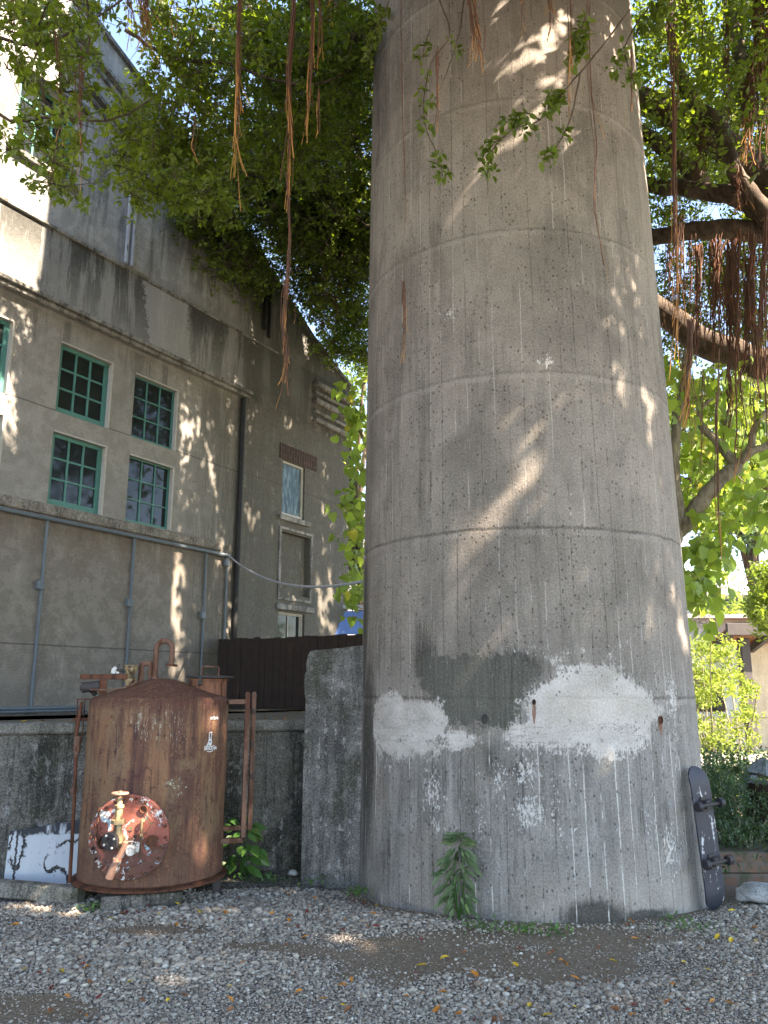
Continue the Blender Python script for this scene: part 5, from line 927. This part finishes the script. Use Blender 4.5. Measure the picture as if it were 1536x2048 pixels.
left2 = [(470, 430, 12.5, 70, 380), (420, 460, 12.2, 50, 170), (530, 380, 12, 80, 420), (600, 400, 12, 80, 400), (660, 300, 11, 80, 420), (700, 210, 10.5, 60, 300), (700, 400, 12, 60, 320), (690, 480, 12.3, 60, 280), (630, 470, 12.4, 50, 180), (560, 500, 12.6, 50, 130), (480, 520, 12.6, 45, 190), (510, 555, 12.8, 30, 90), (440, 530, 12.3, 35, 90), (610, 550, 13, 50, 110), (690, 560, 13, 50, 170), (660, 610, 13.4, 40, 90), (705, 640, 14, 40, 120), (715, 700, 14.5, 26, 80), (665, 690, 14.2, 25, 60), (650, 480, 13, 60, 160), (715, 500, 13, 35, 90), (600, 470, 13.5, 50, 90), (560, 320, 11.5, 90, 420), (470, 330, 11.5, 70, 300), (400, 420, 11.5, 50, 170), (380, 380, 10.5, 40, 120), (500, 160, 11, 110, 220), (640, 120, 11, 90, 200), (720, 100, 10, 40, 120), (385, 470, 12, 25, 60), (360, 440, 11.8, 22, 50)]
right2 = [(1330, 60, 10.5, 70, 170), (1420, 60, 11.5, 90, 300), (1510, 70, 10.5, 70, 240), (1400, 170, 11.5, 90, 240), (1500, 190, 11, 80, 230), (1310, 210, 11.5, 50, 110), (1320, 310, 11.5, 60, 170), (1420, 300, 12, 80, 200), (1520, 320, 11.5, 60, 130), (1350, 400, 12, 60, 150), (1480, 400, 12, 60, 120), (1380, 520, 12, 80, 240), (1490, 540, 12, 80, 260), (1340, 600, 12, 50, 130), (1430, 630, 12, 80, 230), (1520, 640, 12, 60, 170), (1340, 700, 12, 30, 70), (1480, 710, 12.5, 60, 130), (1290, 120, 11.5, 30, 50)]
right2 = [(a, b, c_+.3, d_, int(n_*1.3)) for a, b, c_, d_, n_ in right2]; left2 = [(a, b, c_, d_, int(n_*(3.4 if a > 590 and b > 450 else 2.6 if a > 590 else 1.7))) for a, b, c_, d_, n_ in left2]; C2, S2 = massros(left2, 9, .17); C3, S3 = massros(right2, 9, .16)
n_c = 34000; sub_ = np.stack([rng.uniform(-2.5, 11, 3500), rng.uniform(7.0, 15, 3500), rng.uniform(6.8, 12, 3500)], 1); c4 = sub_[rng.integers(0, 3500, n_c)]+rng.normal(0, .32, (n_c, 3)); px_, py_ = project(c4)
rad2 = np.hypot(c4[:, 0]-CH[0], c4[:, 1]-CH[1]); k4 = carve(c4, .05) & (rad2 > 1.8) & ~((px_ < 760) & (py_ > 120)) & ~((px_ < 420) & (py_ > -200)) & ~((px_ > 1300) & (py_ > 380)); c4 = c4[k4]; px_, py_ = project(c4); hid = (py_ < -60) | ((px_ > 790) & (px_ < 1240))  # hid: leaves out of sight, drawn larger to block more sun
k2 = carve(C2); k3 = carve(C3)
v, f, r = merge([rosettes(C2[k2], rng.normal(size=(k2.sum(), 3))*.7+np.array([0, -.4, -.1]), 6, .085, .5, 'mid', .2, cb=cbr(S2[k2])), *[rosettes(q_, rng.normal(size=(len(q_), 3))+np.array([0, 0, .4]), 5, z_, .52, 'mid', .1, 1, 1.0) for q_, z_ in ((c4[hid], .19), (c4[~hid], .10))]]); reparent(npmesh('crown', v, f, M['ban'], None, {'rv': r}, nper=3), T2)
v, f, r = rosettes(C3[k3], rng.normal(size=(k3.sum(), 3))*.7+np.array([0, -.4, -.1]), 6, .085, .5, 'mid', .2, cb=cbr(S3[k3])); reparent(npmesh('crown', v, f, M['banb'], None, {'rv': r}, nper=3), T2)
v, f, r = merge([twiggeo(S2[k2], C2[k2], .005, .003), twiggeo(S3[k3], C3[k3], .005, .003)]); reparent(npmesh('twigs', v, f, M['bark'], None, nper=3), T2)
for a in (([(1345, 100), (1348, 300), (1352, 480), (1356, 620), (1350, 760)], 6.6, 12, 7, .0045, 10), ([(1382, 640), (1378, 750), (1376, 900)], 7.0, 18, 12, .0045, 6), ([(1436, 700), (1432, 830), (1434, 980), (1438, 1120)], 7.6, 4, 4, .007, 3), ([(1462, 480), (1460, 620), (1462, 780)], 9.0, 34, 22, .009, 6), ([(1505, 470), (1500, 600), (1508, 760), (1512, 800)], 9.0, 30, 18, .008, 6), ([(1500, 120), (1495, 250), (1490, 340)], 8.8, 26, 16, .007, 6), ([(1398, 490), (1396, 600), (1394, 730)], 9.2, 16, 12, .006, 5), ([(1425, 480), (1424, 640), (1420, 740)], 9.1, 18, 16, .006, 5), ([(1335, 10), (1345, 80), (1352, 140)], 7.2, 9, 9, .004, 6), ([(1450, -40), (1455, 120), (1448, 320)], 9.4, 16, 12, .006, 5), ([(1512, -40), (1516, 150), (1524, 330)], 9.2, 18, 14, .007, 5),
          ([(1362, 430), (1366, 560), (1362, 700)], 9.2, 14, 14, .005, 5), ([(1475, 330), (1482, 380), (1485, 430)], 8.7, 14, 14, .005, 14), ([(1530, 480), (1528, 620), (1530, 780)], 9.1, 18, 14, .007, 5), ([(1335, 480), (1338, 600), (1334, 690)], 9.3, 10, 10, .005, 5), ([(1480, 740), (1484, 850), (1478, 960)], 8.6, 6, 12, .005, 4), ([(1405, 740), (1402, 850), (1398, 960)], 8.4, 5, 14, .004, 4), ([(1530, 420), (1524, 600), (1530, 900)], 8.8, 14, 12, .005, 4), ([(1478, 460), (1474, 640), (1470, 860)], 8.9, 10, 10, .005, 4), ([(1440, 470), (1436, 600), (1438, 760)], 9.1, 16, 14, .005, 4), ([(1380, 470), (1378, 580), (1376, 680)], 9.3, 12, 12, .005, 4), ([(1360, 700), (1366, 800), (1360, 860)], 8.8, 6, 14, .004, 4), ([(1500, 740), (1503, 860), (1498, 940)], 8.8, 8, 12, .004, 4), ([(1400, -40), (1404, 80), (1398, 200)], 9.4, 12, 14, .005, 4), ([(1370, -40), (1372, 60), (1366, 150)], 9.2, 10, 14, .005, 4), ([(1532, -40), (1530, 120), (1534, 280)], 9.0, 14, 12, .006, 4), ([(1395, 250), (1400, 320), (1402, 370)], 9.4, 18, 26, .005, 5), ([(1455, 740), (1458, 820), (1450, 880)], 8.8, 8, 10, .006, 4),
          ([(720, 300), (715, 420), (722, 540)], 12, 8, 14, .006, 5), ([(690, 420), (688, 520), (692, 620)], 12.5, 8, 10, .006, 5), ([(665, 590), (668, 630)], 12.6, 6, 10, .006, 12)):
    reparent(bundle(a[0], a[1], a[2], a[3], a[4], None, tipf=a[1] < 8.9, flare=a[5]), T2)

# ---- broad-leaved tree behind the chimney
T3 = empty('broad_leaved_tree', (2.9, 9.6, 0), 0, 'smaller tree with large bright green heart shaped leaves and a forked pale limb', 'tree')
tb = MB(); limb(tb, [(2.6, 9.9, 0), (2.6, 9.9, 1.5), (2.62, 9.9, 2.6), (2.66, 9.8, 3.0)], .15, .11, 12, .05)
fk = [tuple(atR(*q)) for q in ((1320, 1080, 9.25), (1365, 1055, 9.15), (1405, 1000, 9.1), (1440, 960, 9.05), (1472, 932, 9.05))]; limb(tb, fk, .105, .07, 12, .12)
limb(tb, [fk[-1], tuple(atR(1440, 890, 9.05)), tuple(atR(1402, 850, 9.05)), tuple(atR(1400, 820, 9.1)), tuple(atR(1425, 795, 9.1))], .055, .022, 10, .1); limb(tb, [fk[-1], tuple(atR(1500, 895, 9.05)), tuple(atR(1512, 850, 9.05)), tuple(atR(1560, 800, 9.1))], .045, .03, 10, .1); limb(tb, [fk[-1], tuple(atR(1500, 905, 9.0)), tuple(atR(1535, 890, 9.0)), tuple(atR(1600, 850, 9.0))], .05, .03, 10, .1)
limb(tb, [tuple(atR(1345, 1110, 9.1)), tuple(atR(1358, 1040, 9.1)), tuple(atR(1350, 960, 9.1)), tuple(atR(1352, 860, 9.1)), tuple(atR(1366, 790, 9.1)), tuple(atR(1375, 700, 9.25))], .07, .045, 10, .15)
limb(tb, [(2.62, 9.9, 2.6), (1.2, 10.6, 3.6), (0.1, 11, 4.4), (-.35, 11.2, 5.2)], .07, .03, 8, .1); limb(tb, [tuple(atR(1440, 900, 9.05)), tuple(atR(1450, 850, 9.1)), tuple(atR(1462, 800, 9.1))], .03, .012, 8, .1)
reparent(tb.build('trunk', M['bark2'], None, True), T3)
def broad(L, per=4, sig=.12):
    C_, S_ = massros(L, per, sig); n = len(C_); d = rng.normal(size=(n, 3))*.5+np.array([0, -.15, -.9]); U = rng.normal(size=(n, 3))*.55+np.array([.2, -.8, .5]); s_ = .135*rng.uniform(.55, 1.15, n)
    v, f, m = leafgeo(C_, d, U, s_, .95, 'heart'); tw_ = twiggeo(S_, C_, .003, .002); return (v, f, np.repeat(rng.random(n), m)), tw_
bl, bt_ = broad([(1370, 780, 9.6, 50, 80), (1440, 790, 9.8, 60, 80), (1520, 800, 9.6, 50, 70), (1380, 860, 9.7, 50, 80), (1450, 870, 10.2, 50, 50), (1400, 940, 9.8, 50, 90), (1470, 1000, 10, 60, 70), (1520, 960, 9.5, 50, 70), (1390, 1010, 10, 40, 60), (1425, 1060, 9.6, 40, 60), (1500, 1050, 10.4, 36, 14), (1398, 1110, 9.5, 30, 56), (1435, 1105, 9.6, 22, 20), (1395, 1160, 9.3, 30, 66), (1425, 1180, 9.3, 22, 34), (1400, 1215, 9.2, 14, 16), (1390, 1240, 9.2, 10, 8), (1525, 1060, 9.4, 20, 14), (1520, 880, 9.8, 40, 44), (1350, 900, 10.2, 20, 40), (1360, 980, 10.1, 16, 34), (1530, 1010, 9.6, 20, 26),
                  (714, 800, 11.2, 26, 30), (708, 850, 11.2, 26, 60), (715, 930, 11.2, 24, 44), (708, 1000, 11, 24, 60), (712, 1070, 11, 22, 46), (705, 1120, 11, 14, 14), (712, 1180, 10.8, 20, 40), (712, 1225, 10.8, 14, 14)])
v, f, r = bl; reparent(npmesh('crown', v, f, M['broad'], None, {'rv': r}, nper=3), T3); v, f, r = bt_; reparent(npmesh('twigs', v, f, M['bark2'], None, nper=3), T3)

# ---- shrubs, distant trees
def shrub(name, label, cat, L, mat, nl, size, wr, per=5, sig=.12, group=None, stems=(), kind='mid', up=.3):
    C_, S_ = massros(L, per, sig); b0 = C_.mean(0); C_ = C_[C_[:, 2] > .12]; T = empty(name, (b0[0], b0[1], 0), 0, label, cat, group)
    v, f, r = rosettes(C_, rng.normal(size=(len(C_), 3))*.7+np.array([0, -.2, up]), nl, size, wr, kind, .1); reparent(npmesh('foliage', v, f, mat, None, {'rv': r}, nper=3), T)
    m = MB()
    for k in range(5):
        e = C_[rng.integers(0, len(C_))]; limb(m, [(b0[0]+rng.normal(0, .08), b0[1], -.05), ((b0[0]+e[0])/2, (b0[1]+e[1])/2, e[2]*.5), tuple(e)], .02*nl/5, .005, 6, .3)
    for s_ in stems: limb(m, s_, .05, .03, 8, .1)
    reparent(m.build('stems', M['bark2'], None, True), T); return T
shrub('dark_shrub', 'dark green bushy shrub behind the brick planter next to the chimney', 'shrub', [(1430, 1570, 8.3, 26, 130), (1435, 1620, 8.0, 30, 180), (1440, 1660, 7.8, 26, 150), (1420, 1530, 8.6, 20, 60), (1405, 1600, 8.2, 16, 60)], M['hedge'], 7, .05, .36, group='shrubs behind the brick planter')
shrub('dark_shrub', 'wiry dark green shrub behind the brick planter between the lantern and the stump', 'shrub', [(1480, 1600, 8.2, 26, 110), (1485, 1645, 8.0, 28, 140), (1475, 1680, 7.8, 26, 90), (1500, 1625, 8.3, 20, 60)], M['hedge'], 7, .05, .36, group='shrubs behind the brick planter')
shrub('dark_shrub', 'shrub with sunlit yellowish tips round the garden lantern', 'shrub', [(1440, 1535, 10, 20, 80), (1470, 1540, 10.2, 24, 110), (1515, 1535, 10, 20, 90), (1455, 1575, 9.6, 26, 110), (1530, 1580, 9.6, 22, 120), (1500, 1560, 10.4, 26, 100)], M['hedge'], 7, .055, .4, group='shrubs behind the brick planter')
for lb, L in (('tall yellow green shrub closest to the chimney in front of the garden house', [(1395, 1300, 15.5, 18, 55), (1400, 1345, 15.2, 22, 60), (1430, 1310, 15.5, 18, 45), (1392, 1390, 15, 14, 36), (1415, 1390, 15, 14, 30), (1400, 1450, 14.8, 18, 50), (1425, 1355, 15.3, 16, 34)]),
              ('tall yellow green shrub by the post of the timber shelter', [(1452, 1295, 16, 16, 36), (1450, 1335, 15.8, 16, 34), (1470, 1348, 15.6, 12, 20), (1495, 1385, 15.3, 16, 44), (1462, 1375, 15.5, 16, 30), (1500, 1430, 15.2, 14, 36), (1445, 1430, 15.4, 12, 16), (1475, 1460, 15, 14, 26)]),
              ('low yellow green shrub at the foot of the garden house wall', [(1425, 1480, 14.6, 16, 40), (1455, 1492, 14.6, 14, 24), (1500, 1488, 14.8, 12, 16)])):
    shrub('yellow_green_shrub', lb, 'shrub', L, M['yel'], 6, .10, .42, sig=.09, group='yellow green shrubs in front of the garden house')
def fartree(lb, L, tr, mat=None, size=.22, sg=.32, dx=0):
    C_, S_ = massros(L, 6, sg); b0 = C_.mean(0)+np.array([dx, 0, 0]); T = empty('background_tree', (b0[0], b0[1], 0), 0, lb, 'tree', 'trees beyond the yard')
    v, f, r = rosettes(C_, rng.normal(size=(len(C_), 3))+np.array([0, 0, .3]), 6, size, .5, 'mid', .1); reparent(npmesh('crown', v, f, mat or M['farl'], None, {'rv': r}, nper=3), T)
    m = MB(); limb(m, [(b0[0], b0[1], -.1), (b0[0]+.2, b0[1], b0[2]*.5), (b0[0], b0[1], b0[2])], tr, tr*.4, 10, .1)
    for k in range(6): e = C_[rng.integers(0, len(C_))]; limb(m, [(b0[0], b0[1], b0[2]*.6), tuple((b0+e)/2), tuple(e)], tr*.4, .03, 6, .2)
    reparent(m.build('trunk', M['bark'], None, True), T)
fartree('hazy blue green tree high beyond the shelter between the broad leaves', [(1470, 1010, 24, 40, 200), (1500, 1030, 25, 40, 200), (1450, 1060, 24, 26, 90), (1520, 980, 25, 30, 110), (1475, 960, 25, 30, 90), (1540, 1060, 24, 30, 110)], .2)
fartree('dark blue green tree filling the background behind the broad leaved tree', [(1400, 800, 17, 60, 200), (1470, 860, 17, 60, 200), (1530, 800, 17, 50, 160), (1400, 920, 17.5, 50, 130), (1500, 960, 17.5, 50, 130), (1380, 1000, 18, 40, 80), (1450, 1000, 18, 40, 60), (1540, 900, 17, 40, 120)], .16, M['ban'], .17, .3, -3.0)
fartree('light green tree hanging over the roof of the timber shelter', [(1525, 1200, 18.5, 24, 200), (1530, 1150, 18.6, 20, 120), (1510, 1225, 18.4, 14, 50), (1540, 1240, 18.4, 22, 130), (1575, 1180, 18.6, 36, 200)], .12, M['banb'], .13, .10)
fartree('pale yellow green tree beyond the tall shrubs', [(1440, 1250, 27, 40, 160), (1400, 1260, 27, 30, 120), (1470, 1230, 28, 24, 70), (1425, 1140, 34, 30, 60), (1440, 1155, 40, 40, 60)], .15, M['yel'], .2, .25)
fartree('leafy tree far behind the factory beyond the gap', [(712, 1150, 17, 24, 70), (705, 1060, 18, 30, 60), (715, 950, 18, 30, 60), (700, 860, 18, 30, 80), (720, 760, 18, 30, 90)], .15, M['banb'], .16)
gcov = []
n = 5000; xx = rng.uniform(3, 12, n); yy = rng.uniform(10.3, 16.4, n); v, f, m = leafgeo(np.stack([xx, yy, np.zeros(n)], 1), rng.normal(size=(n, 3))*.4+np.array([0, 0, 1]), rng.normal(size=(n, 3)), rng.uniform(.04, .12, n), .12, 'mid')
tag(npmesh('grass', v, f, M['yel'], None, {'rv': np.repeat(rng.random(n), m)}, nper=3), kind='stuff')

# ---- small plants in the gravel
def herb(name, label, base, h, n, size, wr, mat, spreadx=.16, droop=.5, group=None):
    T = empty(name, base, 0, label, 'plant', group); m = MB(); C_, Dd = [], []
    for k in range(n):
        t = rng.uniform(.12, 1); a = rng.uniform(0, 6.28); rr = spreadx*sin(pi*min(1, t*.8+.12))*rng.uniform(.3, 1); C_.append((rr*cos(a), rr*sin(a)*.7, h*t)); Dd.append((cos(a)*.8, sin(a)*.8-.25, -droop+rng.normal(0, .2)+.7*(t > .85)))
    for k in range(4): limb(m, [(0, 0, 0), (rng.normal(0, .03), rng.normal(0, .03), h*.5), tuple(C_[rng.integers(0, n)])], .008, .003, 5)
    C_, Dd = np.array(C_), np.array(Dd); v, f, q = leafgeo(C_, Dd, rng.normal(size=(n, 3))*.3+np.array([0, -.7, .6]), size*rng.uniform(.65, 1.1, n), wr, 'fine'); npmesh('leaves', v, f, mat, T, {'rv': np.repeat(rng.random(n), q)}, nper=3, smooth=True); m.build('stem', M['green'], T, True)
    return T
b = atZ(918, 1836); herb('leafy_plant', 'leafy grey green plant growing at the foot of the chimney', (b[0], b[1]-.02, 0), .55, 170, .098, .30, M['lance'], .125, .6)
b = atZ(490, 1748); herb('leafy_plant', 'bright green broad leaved plant between the tank frame and the retaining wall', (b[0]-.02, b[1]-.10, 0), .44, 46, .15, .48, M['green'], .17, .5)
b = atZ(458, 1735); herb('leafy_plant', 'small green plant close behind the foot of the tank', (b[0], b[1]-.03, 0), .40, 26, .10, .45, M['green'], .08, .4)
def weed(px, py, w_, n, lab):
    b = atZ(px, py); T = empty('weed', (b[0], b[1], 0), 0, lab, 'plant', 'weeds in the gravel'); C_ = np.stack([rng.normal(0, w_, n), rng.normal(0, .05, n), rng.uniform(.0, .05, n)], 1)
    v, f, q = leafgeo(C_, rng.normal(size=(n, 3))*np.array([1, 1, .5])+np.array([0, -.2, .4]), rng.normal(size=(n, 3))*.3+np.array([0, 0, 1]), rng.uniform(.02, .045, n), .5, 'mid'); npmesh('leaves', v, f, M['green'], T, {'rv': np.repeat(rng.random(n), q)}, nper=3)
for q in ((960, 1858, .08, 60, 'low weed in the dirt below the leafy plant at the chimney'), (1040, 1865, .10, 90, 'wider weed patch in the dirt in front of the middle of the chimney'), (1110, 1868, .06, 50, 'small weed at the right end of the weedy dirt in front of the chimney'), (1395, 1862, .12, 70, 'weed in the gravel in front of the skateboard'), (1350, 1840, .05, 30, 'tiny weed against the right foot of the chimney'),
          (185, 1822, .05, 60, 'grassy weed at the corner of the mossy kerb'), (400, 1772, .05, 50, 'weed beside the tank foot'), (500, 1760, .10, 60, 'weed at the foot of the retaining wall'), (545, 1765, .08, 70, 'thick weed left of the concrete slab'), (715, 1790, .06, 90, 'weed in the corner between slab and chimney'), (620, 1772, .06, 30, 'sparse weed under the concrete slab')): weed(*q)
# ---- fallen leaves: each its own object
LM = {}
for k, c_ in (('yellow', (.62, .42, .04)), ('orange', (.52, .20, .035)), ('brown', (.22, .09, .04)), ('dark red', (.16, .035, .03))): LM[k] = paint(k.replace(' ', '_')+'_fallen_leaf', c_, .6, .3, 30)
prot = {}
for k, m_ in LM.items():
    for j in range(2):
        T_, Fc = LT['fine']; vv = T_*np.array([.5, 1, 1]); vv = vv-np.array([0, .5, 0]); vv[:, 2] += .22*(vv[:, 0]**2)*(3 if j else 1)-.25*(vv[:, 1]**2)*(1 if j else -1); vv = vv*.062
        me = D.meshes.new('fallen_leaf'); me.from_pydata([tuple(p) for p in vv], [], [tuple(int(i) for i in q) for q in Fc]); me.materials.append(m_); prot[k, j] = me
nl_ = 0
for k in range(165):
    kk = rng.choice(['yellow', 'orange', 'brown', 'dark red'], p=[.2, .30, .32, .18]); px = rng.uniform(10, 1530); py = 2044-(rng.random()**1.0)*230
    if k % 4 == 0: px = rng.uniform(100, 760); py = rng.uniform(1775, 1850)
    p_ = atZ(px, py)
    if math.hypot(p_[0]-CH[0], p_[1]-CH[1]) < 1.52 or p_[1] > 6.75+.2*(p_[0]+.9): continue
    if p_[1] > 5.6 and kk == 'yellow' and k % 2: kk = 'brown'
    o_ = D.objects.new('fallen_leaf', prot[kk, int(rng.integers(0, 2))]); COL.objects.link(o_); o_.location = (p_[0], p_[1], float(gz(p_[0], p_[1]))+.018); o_.rotation_euler = (rng.normal(0, .35), rng.normal(0, .35), rng.uniform(0, 6.28)); s_ = rng.uniform(.55, 1.15)*(.8 if kk in ('brown', 'dark red') else 1); o_.scale = (s_, s_, s_)
    tag(o_, kk+' fallen leaf on the gravel '+('in the foreground' if p_[1] < 4.75 else 'in the middle distance' if p_[1] < 5.5 else 'near the tank and walls' if p_[0] < -.2 else 'near the foot of the chimney')+(' at the left' if p_[0] < -1 else ' at the right' if p_[0] > 1 else ' at the centre'), 'leaf', kk+' leaves scattered on the gravel')
for i_, (t_, u_, kk) in enumerate(((3.9, .1, 'yellow'), (3.6, .22, 'brown'), (4.2, .2, 'yellow'), (4.35, .12, 'orange'), (3.45, .12, 'brown'), (4.05, .28, 'orange'), (.15, .12, 'yellow'), (.4, .2, 'brown'))):
    q = RW0+rwd*(t_*.53)+Vector((-rwd.y, rwd.x, 0))*u_; o_ = D.objects.new('fallen_leaf', prot[kk, i_ % 2]); COL.objects.link(o_); o_.location = (q.x, q.y, 1.272); o_.rotation_euler = (.2*sin(i_), .15, i_*1.3)
    tag(o_, kk+' fallen leaf on the coping of the retaining wall '+('right of' if t_ > 1 else 'left of')+' the tank', 'leaf', kk+' leaves scattered on the gravel')
